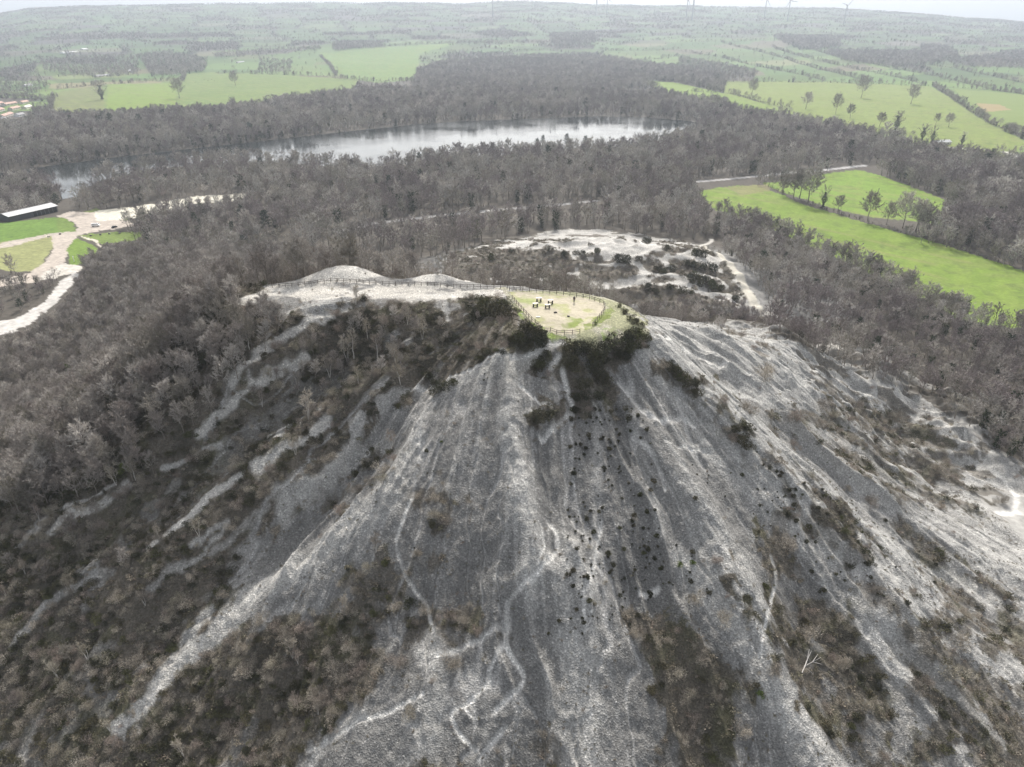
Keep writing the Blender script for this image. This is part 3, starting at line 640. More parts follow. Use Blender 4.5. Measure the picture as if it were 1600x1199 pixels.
# ------------------------------------------------------------------ plant prototypes
class MB:                                          # gathers triangles and quads into one mesh
    def __init__(s): s.v = []; s.f = []; s.mi = []; s.n = 0
    def add(s, verts, faces, mi=0):
        s.v.append(np.asarray(verts, float).reshape(-1, 3))
        for f in faces: s.f.append(tuple(int(i) + s.n for i in f)); s.mi.append(mi)
        s.n += len(s.v[-1])
    def tube(s, pts, rad, sides=5, mi=0, cap=True):
        pts = [Vector(p) for p in pts]; rings = []
        vs = []
        for i, p in enumerate(pts):
            t = (pts[min(i + 1, len(pts) - 1)] - pts[max(i - 1, 0)]).normalized()
            u = t.cross(Vector((0.31, 0.87, 0.13))).normalized(); w_ = t.cross(u)
            for k in range(sides):
                a = 2 * math.pi * k / sides
                vs.append(p + (u * math.cos(a) + w_ * math.sin(a)) * rad[i])
        fs = []
        for i in range(len(pts) - 1):
            for k in range(sides):
                a = i * sides + k; b = i * sides + (k + 1) % sides
                fs.append((a, b, b + sides, a + sides))
        if cap: fs.append(tuple(range(len(vs) - sides, len(vs)))); fs.append(tuple(range(sides - 1, -1, -1)))
        s.add([tuple(v) for v in vs], fs, mi)
    def tri(s, P, mi=0):                           # P: (n,3,3) loose triangles
        P = np.asarray(P); n = len(P)
        s.v.append(P.reshape(-1, 3)); s.f.extend([(s.n + 3 * i, s.n + 3 * i + 1, s.n + 3 * i + 2) for i in range(n)]); s.mi.extend([mi] * n); s.n += 3 * n
    def box(s, c, size, rot=None, mi=0):
        x, y, z = size[0] / 2, size[1] / 2, size[2] / 2
        v = [Vector((a, b, d)) for d in (-z, z) for a, b in ((-x, -y), (x, -y), (x, y), (-x, y))]
        if rot is not None: v = [rot @ q for q in v]
        s.add([tuple(q + Vector(c)) for q in v], [(3, 2, 1, 0), (4, 5, 6, 7), (0, 1, 5, 4), (1, 2, 6, 5), (2, 3, 7, 6), (3, 0, 4, 7)], mi)
    def mesh(s, name, mats, smooth=False):
        me = bpy.data.meshes.new(name)
        me.from_pydata(np.concatenate(s.v).tolist(), [], s.f)
        for m in (mats if isinstance(mats, (list, tuple)) else [mats]): me.materials.append(m)
        me.polygons.foreach_set("material_index", s.mi)
        if smooth: me.polygons.foreach_set("use_smooth", [True] * len(s.f))
        me.update(); return me
def plant_mat(name, cols, rough=0.9, noise=True):
    m, n, b = mat(name)
    oi = N(n, "ShaderNodeObjectInfo")
    k = len(cols) - 1
    c = ramp(n, oi.outputs["Random"], [(i / max(k, 1), c) for i, c in enumerate(cols)])
    if noise:
        g = N(n, "ShaderNodeNewGeometry")
        f = ramp(n, g.outputs["Random Per Island"], [(0.0, 0.7), (0.6, 1.0), (1.0, 1.4)])
        c = mixc(n, 'MULTIPLY', 1.0, c, f)
    n.links.new(c, b.inputs["Base Color"]); b.inputs["Roughness"].default_value = rough; b.inputs["Specular IOR Level"].default_value = 0.2
    return m
M_BARK = plant_mat("bark", [(0.20, 0.175, 0.15), (0.28, 0.25, 0.215)])
M_TWIG = plant_mat("twigs", [(0.20, 0.178, 0.16), (0.36, 0.33, 0.30), (0.26, 0.225, 0.205), (0.52, 0.485, 0.445), (0.23, 0.21, 0.17), (0.44, 0.405, 0.365), (0.29, 0.262, 0.24), (0.58, 0.54, 0.495)])
M_TWIGB = plant_mat("twigs_purple", [(0.20, 0.172, 0.165), (0.30, 0.26, 0.25), (0.24, 0.208, 0.20), (0.35, 0.31, 0.295)])
M_TWIGC = plant_mat("twigs_grey", [(0.36, 0.34, 0.31), (0.50, 0.475, 0.44), (0.42, 0.385, 0.33), (0.30, 0.29, 0.25)])
M_PALETWIG = plant_mat("pale_twigs", [(0.55, 0.51, 0.46), (0.62, 0.59, 0.54)])
M_BIRCHBARK = plant_mat("birch_bark", [(0.55, 0.52, 0.48), (0.65, 0.62, 0.58)])
M_SHRUB = plant_mat("shrub_twigs", [(0.31, 0.28, 0.235), (0.44, 0.395, 0.33), (0.26, 0.235, 0.20), (0.36, 0.30, 0.26), (0.34, 0.315, 0.245), (0.50, 0.45, 0.385)])
M_GORSE = plant_mat("gorse_leaves", [(0.075, 0.072, 0.045), (0.06, 0.062, 0.038), (0.10, 0.088, 0.055), (0.09, 0.095, 0.042)])
M_HEATH = plant_mat("heather", [(0.18, 0.158, 0.125), (0.23, 0.20, 0.155), (0.15, 0.145, 0.095), (0.24, 0.195, 0.16)])
M_PINE = plant_mat("pine_needles", [(0.035, 0.05, 0.03), (0.045, 0.062, 0.034)])
M_IVY = plant_mat("ivy_leaves", [(0.045, 0.06, 0.03), (0.055, 0.068, 0.035)])
M_GREENB = plant_mat("green_leaves", [(0.10, 0.15, 0.03), (0.13, 0.16, 0.04)])
def sliver(p, d, L, wd, rng):                      # thin triangles starting at p along d
    n = len(p); d = d / (np.linalg.norm(d, axis=1, keepdims=True) + 1e-9)
    r = rng.normal(size=(n, 3)); s = np.cross(d, r); s /= np.linalg.norm(s, axis=1, keepdims=True) + 1e-9
    wd = np.asarray(wd).reshape(-1, 1); L = np.asarray(L).reshape(-1, 1)
    return np.stack([p - s * wd / 2, p + s * wd / 2, p + d * L], 1)
def bare_tree(seed, limbs=13, br=8, tw=13, tww=0.008, spread=0.34, stems=1, low=0.25, col=0, upright=0.5, crown_mb=None, trunk_mb=None, mi=(0, 1)):
    rng = np.random.default_rng(seed)
    T = trunk_mb or MB(); C = crown_mb or MB()
    P, D = [], []
    for st in range(stems):
        a = rng.uniform(0, 6.28); lean = (0.03 if stems == 1 else 0.17)
        top = np.array([math.cos(a) * lean, math.sin(a) * lean, rng.uniform(0.80, 0.92)])
        b0 = np.array([math.cos(a), math.sin(a), 0]) * (0.012 if stems > 1 else 0)
        ts = np.linspace(0, 1, 6); wob = rng.normal(0, 0.012, (6, 3)) * np.array([1, 1, 0]); wob[0] = 0
        path = b0 + ts[:, None] * (top - b0) + wob
        path[0, 2] = -0.03
        rad = np.interp(ts, [0, 0.15, 1], [0.021, 0.015, 0.003]) * (1 if stems == 1 else 0.7)
        T.tube(path, rad, 5, mi[0])
        nl = limbs if stems == 1 else max(5, limbs * 2 // (stems + 1))
        for l in range(nl):
            t = low + (0.98 - low) * (l + rng.uniform(0, 1)) / nl
            p0 = np.array([np.interp(t, ts, path[:, k]) for k in range(3)])
            az = l * 2.4 + rng.uniform(-.5, .5) + a
            L = spread * (1.0 - 0.62 * max(0, (t - 0.35) / 0.65) ** 1.5) * rng.uniform(0.75, 1.15) / (1 if stems == 1 else 1.4)
            up = upright + 0.5 * t + rng.uniform(-.15, .2)
            d = np.array([math.cos(az), math.sin(az), up]); d /= np.linalg.norm(d)
            mid = p0 + d * L * 0.5 + rng.normal(0, 0.012, 3); end = p0 + d * L + np.array([0, 0, 0.06 * rng.uniform(0, 1.4)])
            r0 = 0.0065 * (1.1 - t * 0.7)
            C.tube([p0, mid, end], [r0, r0 * 0.62, r0 * 0.2], 3, mi[1], cap=False)
            for k in range(br):
                f = 0.25 + 0.75 * (k + rng.uniform(0, 1)) / br
                q = p0 + (mid - p0) * f * 2 if f < 0.5 else mid + (end - mid) * (f - 0.5) * 2
                dd = d * 0.8 + rng.normal(0, 0.55, 3) + np.array([0, 0, 0.35])
                dd /= np.linalg.norm(dd); LL = rng.uniform(0.09, 0.17) * (1.1 - 0.3 * t)
                C.tri(sliver(q[None], dd[None], [LL], [0.0085], rng), mi[1])
                g = rng.uniform(0.15, 1.0, tw)[:, None]
                P.append(q + dd * LL * g); D.append(dd * 0.9 + rng.normal(0, 0.6, (tw, 3)) + np.array([0, 0, 0.25]))
    P = np.concatenate(P); D = np.concatenate(D); n = len(P)
    C.tri(sliver(P, D, rng.uniform(0.05, 0.105, n), rng.uniform(0.6, 1.3, n) * tww, rng), mi[1])
    return T, C
def shrub(seed, n=380, tww=0.03, mb=None, mi=0, flat=0.8):           # bare twiggy bush about 1 m across, 0.8 m high
    rng = np.random.default_rng(seed); C = mb or MB()
    k = 26
    az = rng.uniform(0, 6.28, k); el = rng.uniform(0.5, 1.5, k)
    d = np.stack([np.cos(az) * np.cos(el), np.sin(az) * np.cos(el), np.sin(el)], 1); L = rng.uniform(0.35, 0.7, k)
    C.tri(sliver(np.zeros((k, 3)) + [0, 0, -0.05], d, L, np.full(k, 0.012), rng), mi)
    lc = np.stack([rng.normal(0, 0.20, 6), rng.normal(0, 0.20, 6), rng.uniform(0.18, 0.45, 6)], 1); lr = rng.uniform(0.2, 0.34, 6)
    i = rng.integers(0, 6, n); v = rng.normal(size=(n, 3)); v /= np.linalg.norm(v, axis=1, keepdims=True)
    p = lc[i] + v * (lr[i] * rng.uniform(0.2, 1.0, n) ** 0.6)[:, None]; p[:, 2] = np.abs(p[:, 2])
    dd = p - np.array([0, 0, -0.15]); dd /= np.linalg.norm(dd, axis=1, keepdims=True); dd = dd + rng.normal(0, 0.55, (n, 3))
    t = sliver(p, dd, rng.uniform(0.06, 0.15, n), rng.uniform(0.6, 1.4, n) * tww, rng); t[..., 2] = np.maximum(t[..., 2] * flat / 0.8, -0.04)
    C.tri(t, mi); return C
def leafy(seed, n=900, size=0.07, hgt=0.8, mb=None, mi=0, lumps=7, cz=0.0, sp=0.22):   # dense dark bush about 1 m across made of small leaf faces in uneven lumps
    rng = np.random.default_rng(seed); C = mb or MB()
    lc = rng.normal(0, sp, (lumps, 3)); lc[:, 2] = rng.uniform(0.12, 0.5, lumps) * hgt; lr = rng.uniform(0.16, 0.33, lumps)
    i = rng.integers(0, lumps, n); v = rng.normal(size=(n, 3)); v /= np.linalg.norm(v, axis=1, keepdims=True)
    p = lc[i] + v * (lr[i] * rng.uniform(0.55, 1.08, n))[:, None]
    p[:, 2] = np.where(p[:, 2] < 0, -p[:, 2] * 0.3, p[:, 2]) + cz
    d = v + rng.normal(0, 0.5, (n, 3)) + [0, 0, 0.3]
    C.tri(sliver(p, d, rng.uniform(0.9, 2.0, n) * size, rng.uniform(0.6, 1.2, n) * size, rng), mi); return C
def conifer(seed, mb_t=None, mb_c=None):
    rng = np.random.default_rng(seed); T = mb_t or MB(); C = mb_c or MB()
    T.tube([(0, 0, -.03), (0.01, 0, .4), (0, .01, .95)], [.02, .015, .004], 6, 0)
    P, D = [], []
    for l in range(26):
        z = 0.35 + 0.6 * l / 25; L = (0.24 - 0.17 * max(0, (z - .5) / .5)) * rng.uniform(.7, 1.15); a = l * 2.4
        d = np.array([math.cos(a), math.sin(a), 0.18])
        C.tube([(0, 0, z), tuple(np.array([0, 0, z]) + d * L)], [.006, .002], 3, 1, cap=False)
        n = 46; f = rng.uniform(.25, 1.05, n)[:, None]
        P.append(np.array([0, 0, z]) + d * L * f + rng.normal(0, .022, (n, 3))); D.append(d + rng.normal(0, .7, (n, 3)) + [0, 0, .3])
    P = np.concatenate(P); D = np.concatenate(D); n = len(P)
    C.tri(sliver(P, D, rng.uniform(.03, .06, n), rng.uniform(.014, .028, n), rng), 1); return T, C
PROTO = bpy.data.collections.new("plant_kinds")    # prototypes for the uncountable stuff; not linked to the scene
def proto_set(name, meshes):
    c = bpy.data.collections.new(name)
    for i, me in enumerate(meshes):
        o = bpy.data.objects.new("%s_%02d" % (name, i), me); c.objects.link(o)
    return c
def joined(fn, mats):                              # trunk and crown of a kind as one mesh for the stuff
    mb = MB(); fn(mb); return mb.mesh("wood_kind", mats)
KINDS = {}                                         # individuals: kind -> list of (trunk mesh, crown mesh)
TREE_ARGS = [dict(seed=1), dict(seed=2, spread=0.30, limbs=15, low=0.35), dict(seed=3, stems=3, limbs=14, low=0.3), dict(seed=4, spread=0.27, low=0.4, upright=0.8), dict(seed=5, stems=2, limbs=14, low=0.3, spread=0.38), dict(seed=6, spread=0.38, low=0.28, upright=0.35)]
KINDS['bare_tree'] = []
for a in TREE_ARGS:
    T, C = bare_tree(**a, mi=(0, 0)); KINDS['bare_tree'].append((T.mesh("trunk", M_BARK), C.mesh("crown", M_TWIG)))
KINDS['field_tree'] = []
for s in (31, 32, 33):
    T, C = bare_tree(s, limbs=22, br=11, tw=17, spread=0.40, low=0.28, upright=0.5, tww=0.007, mi=(0, 0)); KINDS['field_tree'].append((T.mesh("trunk", M_BARK), C.mesh("crown", M_TWIG)))
KINDS['birch_tree'] = []
for s, st in ((41, 1), (42, 2), (43, 3)):
    T, C = bare_tree(s, limbs=13, br=6, tw=11, spread=0.26, low=0.3, upright=0.75, stems=st, tww=0.0075, mi=(0, 0)); KINDS['birch_tree'].append((T.mesh("trunk", M_BIRCHBARK), C.mesh("crown", M_SHRUB)))
KINDS['blossom_tree'] = []
for s in (51, 52):
    T, C = bare_tree(s, limbs=15, br=9, tw=15, spread=0.42, low=0.2, upright=0.4, tww=0.013, mi=(0, 0)); KINDS['blossom_tree'].append((T.mesh("trunk", M_BARK), C.mesh("crown", M_PALETWIG)))
KINDS['pine_tree'] = []
for s in (61, 62):
    T, C = conifer(s)
    C.mi = [0] * len(C.mi); KINDS['pine_tree'].append((T.mesh("trunk", M_BARK), C.mesh("crown", M_PINE)))
def ivy_tree(seed):
    T, C = bare_tree(seed, limbs=12, br=7, tw=9, mi=(0, 0)); L = MB()
    rng = np.random.default_rng(seed); n = 1300; z = rng.uniform(0.03, 0.72, n); a = rng.uniform(0, 6.28, n); r = (0.085 + 0.05 * np.sin(z * 14 + seed)) * rng.uniform(.4, 1.15, n)
    p = np.stack([np.cos(a) * r, np.sin(a) * r, z], 1); L.tri(sliver(p, rng.normal(size=(n, 3)) + p * [6, 6, 0], rng.uniform(.02, .045, n), rng.uniform(.015, .035, n), rng), 0)
    return T.mesh("trunk", M_BARK), C.mesh("crown", M_TWIG), L.mesh("ivy", M_IVY)
KINDS['ivy_clad_tree'] = [ivy_tree(71), ivy_tree(72)]
KINDS['gorse_bush'] = [(leafy(80 + i, 950, 0.055, 0.85).mesh("gorse_bush", M_GORSE),) for i in range(5)]
KINDS['bare_shrub'] = [(shrub(90 + i, 1100, 0.014).mesh("bare_shrub", M_SHRUB),) for i in range(5)]
KINDS['gorse_tuft'] = [(leafy(100 + i, 260, 0.10, 0.8, lumps=4, sp=0.08).mesh("gorse_tuft", M_GORSE),) for i in range(4)]
KINDS['green_bush'] = [(leafy(110 + i, 700, 0.06, 0.85).mesh("green_bush", M_GREENB),) for i in range(2)]
def wood_proto(a):
    def f(mb): bare_tree(**a, crown_mb=mb, trunk_mb=mb)
    return joined(f, [M_BARK, M_TWIG])
def far_args(s, **k):
    d = dict(seed=s, limbs=11, br=6, tw=10, tww=0.0135); d.update(k); return d
P_NEAR = proto_set("near_wood_kind", [wood_proto(a) for a in TREE_ARGS])
def wood_proto_m(a, mats):
    def f(mb): bare_tree(**a, crown_mb=mb, trunk_mb=mb)
    return joined(f, mats)
def wood_conifer(s):
    mb = MB(); conifer(s, mb, mb); return mb.mesh("wood_kind", [M_BARK, M_PINE])
def wood_ivy(s):
    mb = MB(); bare_tree(**far_args(s), crown_mb=mb, trunk_mb=mb)
    rng = np.random.default_rng(s); n = 260; z = rng.uniform(0.03, 0.75, n); a = rng.uniform(0, 6.28, n); r = 0.12 * rng.uniform(.3, 1.2, n)
    p = np.stack([np.cos(a) * r, np.sin(a) * r, z], 1); mb.tri(sliver(p, rng.normal(size=(n, 3)) + p * [6, 6, 0], rng.uniform(.05, .08, n), rng.uniform(.04, .07, n), rng), 2)
    return mb.mesh("wood_kind", [M_BARK, M_TWIG, M_IVY])
P_FAR = proto_set("far_wood_kind", [wood_proto(far_args(201)), wood_proto(far_args(202, spread=.30, low=.35, upright=.7)), wood_proto(far_args(203, stems=3, limbs=12)), wood_proto(far_args(204, spread=.40, low=.3)),
                                    wood_proto(far_args(205, stems=2, limbs=12)), wood_ivy(206), wood_conifer(207), wood_proto_m(far_args(208, spread=.4, tw=10), [M_BARK, M_PALETWIG])]
                  + [wood_proto_m(far_args(300 + k, spread=(.42, .36, .30, .44, .38)[k], stems=(1, 2, 1, 1, 3)[k], low=(.3, .3, .4, .25, .3)[k], upright=(.4, .5, .7, .35, .5)[k]), [M_BARK, mt_]) for mt_ in (M_TWIGB, M_TWIGC) for k in range(5)])
P_SHRUB = proto_set("shrub_kind", [shrub(220 + i, 560, 0.020).mesh("shrub_kind", M_SHRUB) for i in range(4)] + [leafy(230 + i, 420, 0.08, 0.85).mesh("shrub_kind", M_GORSE) for i in range(3)])
P_HEATH = proto_set("heather_kind", [leafy(240 + i, 90, 0.15, 0.5, lumps=5).mesh("heather_kind", M_HEATH) for i in range(4)] + [shrub(250 + i, 110, 0.045, flat=0.6).mesh("heather_kind", M_HEATH) for i in range(2)])
def rock(seed):
    rng = np.random.default_rng(seed); bm = bmesh.new(); bmesh.ops.create_icosphere(bm, subdivisions=1, radius=0.5)
    for v in bm.verts: v.co *= rng.uniform(0.65, 1.15); v.co.z *= 0.7
    me = bpy.data.meshes.new("stone_kind"); bm.to_mesh(me); bm.free(); me.materials.append(M_STONE); return me
M_STONE = plant_mat("stone", [(0.38, 0.37, 0.35), (0.5, 0.49, 0.46), (0.30, 0.295, 0.285), (0.62, 0.61, 0.58)], noise=False)
P_STONE = proto_set("stone_kind", [rock(260 + i) for i in range(5)])
def stuff_points(name, pts, coll, nvar):           # pts: array (n, 6) x y z height rotation variant, plus width factor
    pts = np.asarray(pts, float)
    me = bpy.data.meshes.new(name); me.vertices.add(len(pts)); me.vertices.foreach_set("co", pts[:, :3].astype(np.float32).ravel())
    sc = np.stack([pts[:, 3] * pts[:, 6], pts[:, 3] * pts[:, 6], pts[:, 3]], 1)
    me.attributes.new("sc", 'FLOAT_VECTOR', 'POINT').data.foreach_set("vector", sc.astype(np.float32).ravel())
    rt = np.zeros((len(pts), 3)); rt[:, 2] = pts[:, 4]
    me.attributes.new("rt", 'FLOAT_VECTOR', 'POINT').data.foreach_set("vector", rt.astype(np.float32).ravel())
    me.attributes.new("va", 'INT', 'POINT').data.foreach_set("value", (pts[:, 5].astype(np.int32) % nvar))
    o = bpy.data.objects.new(name, me); COL.objects.link(o); o["kind"] = "stuff"
    g = bpy.data.node_groups.new(name, 'GeometryNodeTree')
    g.interface.new_socket("Geometry", in_out='INPUT', socket_type='NodeSocketGeometry'); g.interface.new_socket("Geometry", in_out='OUTPUT', socket_type='NodeSocketGeometry')
    gi = g.nodes.new("NodeGroupInput"); go = g.nodes.new("NodeGroupOutput")
    iop = g.nodes.new("GeometryNodeInstanceOnPoints"); ci = g.nodes.new("GeometryNodeCollectionInfo")
    ci.inputs[0].default_value = coll; ci.inputs["Separate Children"].default_value = True; ci.inputs["Reset Children"].default_value = True
    def attr(nm, t):
        a = g.nodes.new("GeometryNodeInputNamedAttribute"); a.data_type = t; a.inputs[0].default_value = nm
        return next(s for s in a.outputs if s.enabled and s.name == "Attribute")
    g.links.new(gi.outputs[0], iop.inputs["Points"]); g.links.new(ci.outputs[0], iop.inputs["Instance"])
    iop.inputs["Pick Instance"].default_value = True
    g.links.new(attr("va", 'INT'), iop.inputs["Instance Index"]); g.links.new(attr("sc", 'FLOAT_VECTOR'), iop.inputs["Scale"])
    e2r = g.nodes.new("FunctionNodeEulerToRotation"); g.links.new(attr("rt", 'FLOAT_VECTOR'), e2r.inputs[0]); g.links.new(e2r.outputs[0], iop.inputs["Rotation"])
    g.links.new(iop.outputs[0], go.inputs[0])
    md = o.modifiers.new("scatter", 'NODES'); md.node_group = g
    return o
# ------------------------------------------------------------------ where plants stand
MAXEL = np.maximum.accumulate(np.arctan2(GZ - CAMZ, RR[:, None]), axis=0)
def gidx(x, y):
    r = np.hypot(x, y); a = np.arctan2(x, y)
    i = np.clip(np.round(np.interp(r, RR, np.arange(NR))), 0, NR - 1).astype(int); j = np.clip(np.round(np.interp(a, AZ, np.arange(NA))), 0, NA - 1).astype(int)
    return i, j
def seen(x, y, ztop):
    i, j = gidx(x, y); i = np.maximum(i - 1, 0)
    return np.arctan2(ztop - CAMZ, np.hypot(x, y)) > MAXEL[i, j]
def jitter(x0, x1, y0, y1, sp):
    nx, ny = max(1, int((x1 - x0) / sp)), max(1, int((y1 - y0) / sp))
    a, b = np.meshgrid(np.arange(nx), np.arange(ny))
    a = a.ravel() + RNG.uniform(0.02, 0.98, nx * ny); b = b.ravel() + RNG.uniform(0.02, 0.98, nx * ny)
    return x0 + a * sp, y0 + b * sp
POP = {}                                           # kind -> rows x, y, z, h, rot, variant, width
def add(kind, x, y, h, var=None, wid=None, sink=0.0):
    x = np.atleast_1d(np.asarray(x, float)); y = np.atleast_1d(np.asarray(y, float)); n = len(x)
    if n == 0: return
    h = np.broadcast_to(np.asarray(h, float), (n,)); var = RNG.integers(0, 60, n) if var is None else np.broadcast_to(var, (n,)); wid = RNG.uniform(0.85, 1.2, n) if wid is None else np.broadcast_to(wid, (n,))
    POP.setdefault(kind, []).append(np.stack([x, y, gz(x, y) - sink * h, h, RNG.uniform(0, 6.28, n), var, wid], 1))
def wood(kind, poly, sp, hr, rmin=0, rmax=1e9, clump=0.35, keep=1.0, needvis=False, over=None):
    pts = np.array([ground_at(a, b, rmin)[:2] for a, b in poly])
    x, y = jitter(pts[:, 0].min() - 5, pts[:, 0].max() + 5, pts[:, 1].min() - 5, pts[:, 1].max() + 5, sp)
    z = gz(x, y); px, py = project(x, y, z); r = np.hypot(x, y)
    wa = FPX / np.maximum(r, 100) * (14 if rmin >= 500 else 3)
    m = in_poly(px + wa * fbm(x / 40, y / 40, 145, 3), py + 0.4 * wa * fbm(x / 40, y / 40, 147, 3), poly) & (r > rmin) & (r < rmax) & ~in_lake(x, y)
    i, j = gidx(x, y); m &= ~NOTREE[i, j]
    if needvis: m &= seen(x, y, z + 0.3)
    c = 0.5 + 0.5 * fbm(x / 35, y / 35, 141, 3)
    m &= RNG.uniform(0, 1, len(x)) < keep * (1 - clump + clump * 1.6 * c)
    x, y = x[m], y[m]; c = c[m]
    h = RNG.uniform(hr[0], hr[1], len(x)) * (0.8 + 0.4 * c)
    var = RNG.integers(0, 5, len(x)); q = RNG.uniform(0, 1, len(x))
    if kind == 'wood':
        pn = fbm(x / 45, y / 45, 143, 3) + 0.35 * RNG.normal(size=len(x))
        var = np.where(pn > 0.28, var + 13, np.where(pn < -0.18, var + 8, var))
        var = np.where(q < 0.08, 5, np.where(q < 0.095, 6, np.where(q < 0.108, 7, var))); h = h * RNG.choice([0.62, 0.85, 1.0, 1.0, 1.12], len(x))
    add(kind, x, y, h, var)
    return x, y
# ---- woods on the plain (ground outlines seen in the photo)
wood('wood', [(-60, 300), (60, 272), (150, 258), (250, 246), (400, 230), (480, 220), (560, 210), (640, 202), (700, 197), (800, 193), (930, 188), (1010, 190), (1075, 195), (1110, 198), (1150, 178), (1130, 165), (1000, 152), (880, 148), (700, 152), (600, 142), (560, 148), (430, 162), (395, 172), (300, 182), (170, 188), (80, 190), (52, 198), (20, 203), (-60, 208)], 10, (14, 20), 500)
wood('wood', [(655, 112), (700, 97), (850, 90), (950, 93), (1060, 110), (1160, 128), (1130, 150), (1000, 140), (880, 150), (700, 156), (640, 150)], 10, (13, 18), 900)
wood('wood', [(100, 318), (118, 322), (150, 300), (230, 281), (330, 267), (420, 265), (560, 268), (700, 252), (850, 240), (1000, 231), (1085, 211), (1110, 196), (1150, 185), (1225, 188), (1310, 205), (1400, 222), (1425, 245), (1350, 259), (1270, 266), (1180, 274), (1095, 285), (1085, 300), (1095, 335), (1115, 372), (1090, 385), (1040, 374), (960, 360), (880, 358), (790, 371), (740, 386), (690, 402), (560, 400), (420, 390), (400, 372), (385, 345), (388, 302), (300, 307), (200, 324), (140, 330)], 8.2, (12, 18), 330)
wood('wood', [(1180, 280), (1225, 274), (1270, 271), (1345, 264), (1275, 272), (1250, 281), (1190, 286)], 7, (8, 12), 330)
wood('wood', [(1372, 273), (1420, 238), (1500, 246), (1560, 262), (1640, 275), (1640, 432), (1560, 408), (1480, 384), (1420, 366), (1470, 350), (1476, 312), (1420, 292)], 7.0, (14, 19), 330)
wood('wood', [(1115, 372), (1120, 332), (1190, 354), (1250, 380), (1400, 447), (1500, 502), (1640, 530), (1640, 752), (1530, 692), (1440, 624), (1330, 580), (1290, 558), (1240, 535), (1200, 505), (1190, 480), (1160, 430), (1140, 405)], 4.2, (6, 10.5), 205)
wood('wood', [(1000, 476), (1190, 484), (1320, 548), (1290, 556), (1200, 516), (1150, 508), (1060, 502), (1010, 486)], 3.6, (3, 6), 205)
wood('wood', [(1100, 392), (1150, 432), (1180, 482), (1190, 482), (1160, 430), (1120, 392)], 4, (2, 5), 300)
wood('wood', [(940, 475), (1000, 474), (1190, 486), (1060, 500), (1000, 484)], 4, (4, 7), 205)
wood('wood', [(-60, 320), (60, 280), (100, 305), (92, 328), (0, 342), (-60, 350)], 7, (11, 16), 330)
wood('wood', [(196, 352), (210, 345), (384, 314), (395, 345), (420, 392), (330, 400), (240, 392), (205, 376)], 6, (9, 13), 330)
wood('wood', [(-60, 450), (20, 440), (60, 442), (128, 428), (120, 440), (84, 474), (40, 508), (-60, 540)], 4.6, (4, 8), 270)
wood('wood', [(0, 405), (60, 425), (100, 414), (80, 440), (-40, 448)], 11, (8, 12), 330)
# small woods, tree belts and gardens further out
for poly, sp, hr in (([(67, 98), (110, 90), (216, 88), (216, 118), (150, 124), (70, 112)], 13, (9, 14)), ([(216, 92), (260, 85), (325, 95), (320, 118), (240, 122)], 11, (12, 18)), ([(405, 95), (455, 95), (455, 116), (405, 116)], 14, (8, 14)),
                     ([(337, 84), (500, 74), (500, 80), (337, 92)], 12, (9, 15)), ([(520, 70), (560, 68), (562, 80), (522, 82)], 9, (12, 16)), ([(530, 66), (600, 66), (600, 76), (530, 78)], 10, (10, 14)), ([(860, 56), (928, 54), (930, 70), (858, 72)], 11, (14, 20)),
                     ([(1205, 58), (1310, 62), (1314, 76), (1250, 80)], 10, (14, 20)), ([(1290, 82), (1440, 82), (1485, 100), (1400, 106), (1320, 98)], 11, (12, 18)), ([(1438, 74), (1480, 76), (1498, 94), (1440, 92)], 10, (15, 20)),
                     ([(1480, 92), (1640, 100), (1640, 112), (1490, 104)], 12, (10, 14)), ([(-40, 118), (60, 112), (80, 140), (50, 150), (-40, 156)], 16, (7, 12)), ([(46, 176), (80, 150), (84, 185), (60, 200), (30, 200)], 14, (6, 9)), ([(560, 78), (740, 64), (900, 66), (700, 72)], 16, (8, 12)),
                     ([(1060, 90), (1180, 112), (1180, 124), (1060, 108)], 12, (10, 15)), ([(1400, 205), (1470, 222), (1480, 232), (1420, 232), (1395, 220)], 11, (8, 14)), ([(1500, 228), (1600, 238), (1600, 246), (1500, 240)], 11, (8, 13))):
    wood('wood', poly, sp, hr, 500)
# hedges with trees, traced
def line_trees(pix, sp, hr, kind='wood', rmin=300, side=3.0):
    pts = np.array([ground_at(a, b, rmin)[:2] for a, b in pix]); L = np.hypot(*(pts[1:] - pts[:-1]).T); n = int(L.sum() / sp) + 1
    s = np.sort(RNG.uniform(0, L.sum(), n)); cs = np.concatenate([[0], np.cumsum(L)])
    x = np.interp(s, cs, pts[:, 0]) + RNG.normal(0, side, n); y = np.interp(s, cs, pts[:, 1]) + RNG.normal(0, side, n)
    m = ~in_lake(x, y); add(kind, x[m], y[m], RNG.uniform(hr[0], hr[1], m.sum()), RNG.choice([0, 1, 2, 3, 4, 5, 3, 4], m.sum()))
for hl in HEDGE_LINES:
    line_trees(hl, 7, (6, 13), rmin=520); line_trees(hl, 2.2, (2.0, 4.2), rmin=520, side=1.6)
line_trees([(1190, 289), (1225, 303), (1262, 318), (1330, 341), (1400, 362), (1480, 385), (1610, 424)], 2.2, (1.5, 3.5), side=1.2)
line_trees([(1190, 289), (1225, 303)], 7, (8, 12)); line_trees([(1440, 376), (1480, 386), (1610, 424)], 6, (8, 15)); line_trees([(1360, 349), (1480, 386)], 9, (3, 7))
line_trees([(1120, 332), (1190, 354), (1250, 380), (1400, 447), (1500, 502), (1640, 530)], 2.6, (8, 13), side=2.0, rmin=255)
for k in (0, 4): line_trees([(a, b - k) for a, b in LAKE_PX[1:14]], 3.2, (2.5, 6), rmin=500, side=2.0)
line_trees([(560, 268), (420, 256), (330, 259), (230, 270), (150, 288)], 4.5, (13, 18), rmin=400, side=5); line_trees([(-60, 320), (40, 290), (86, 300)], 5, (11, 15), rmin=400, side=4)
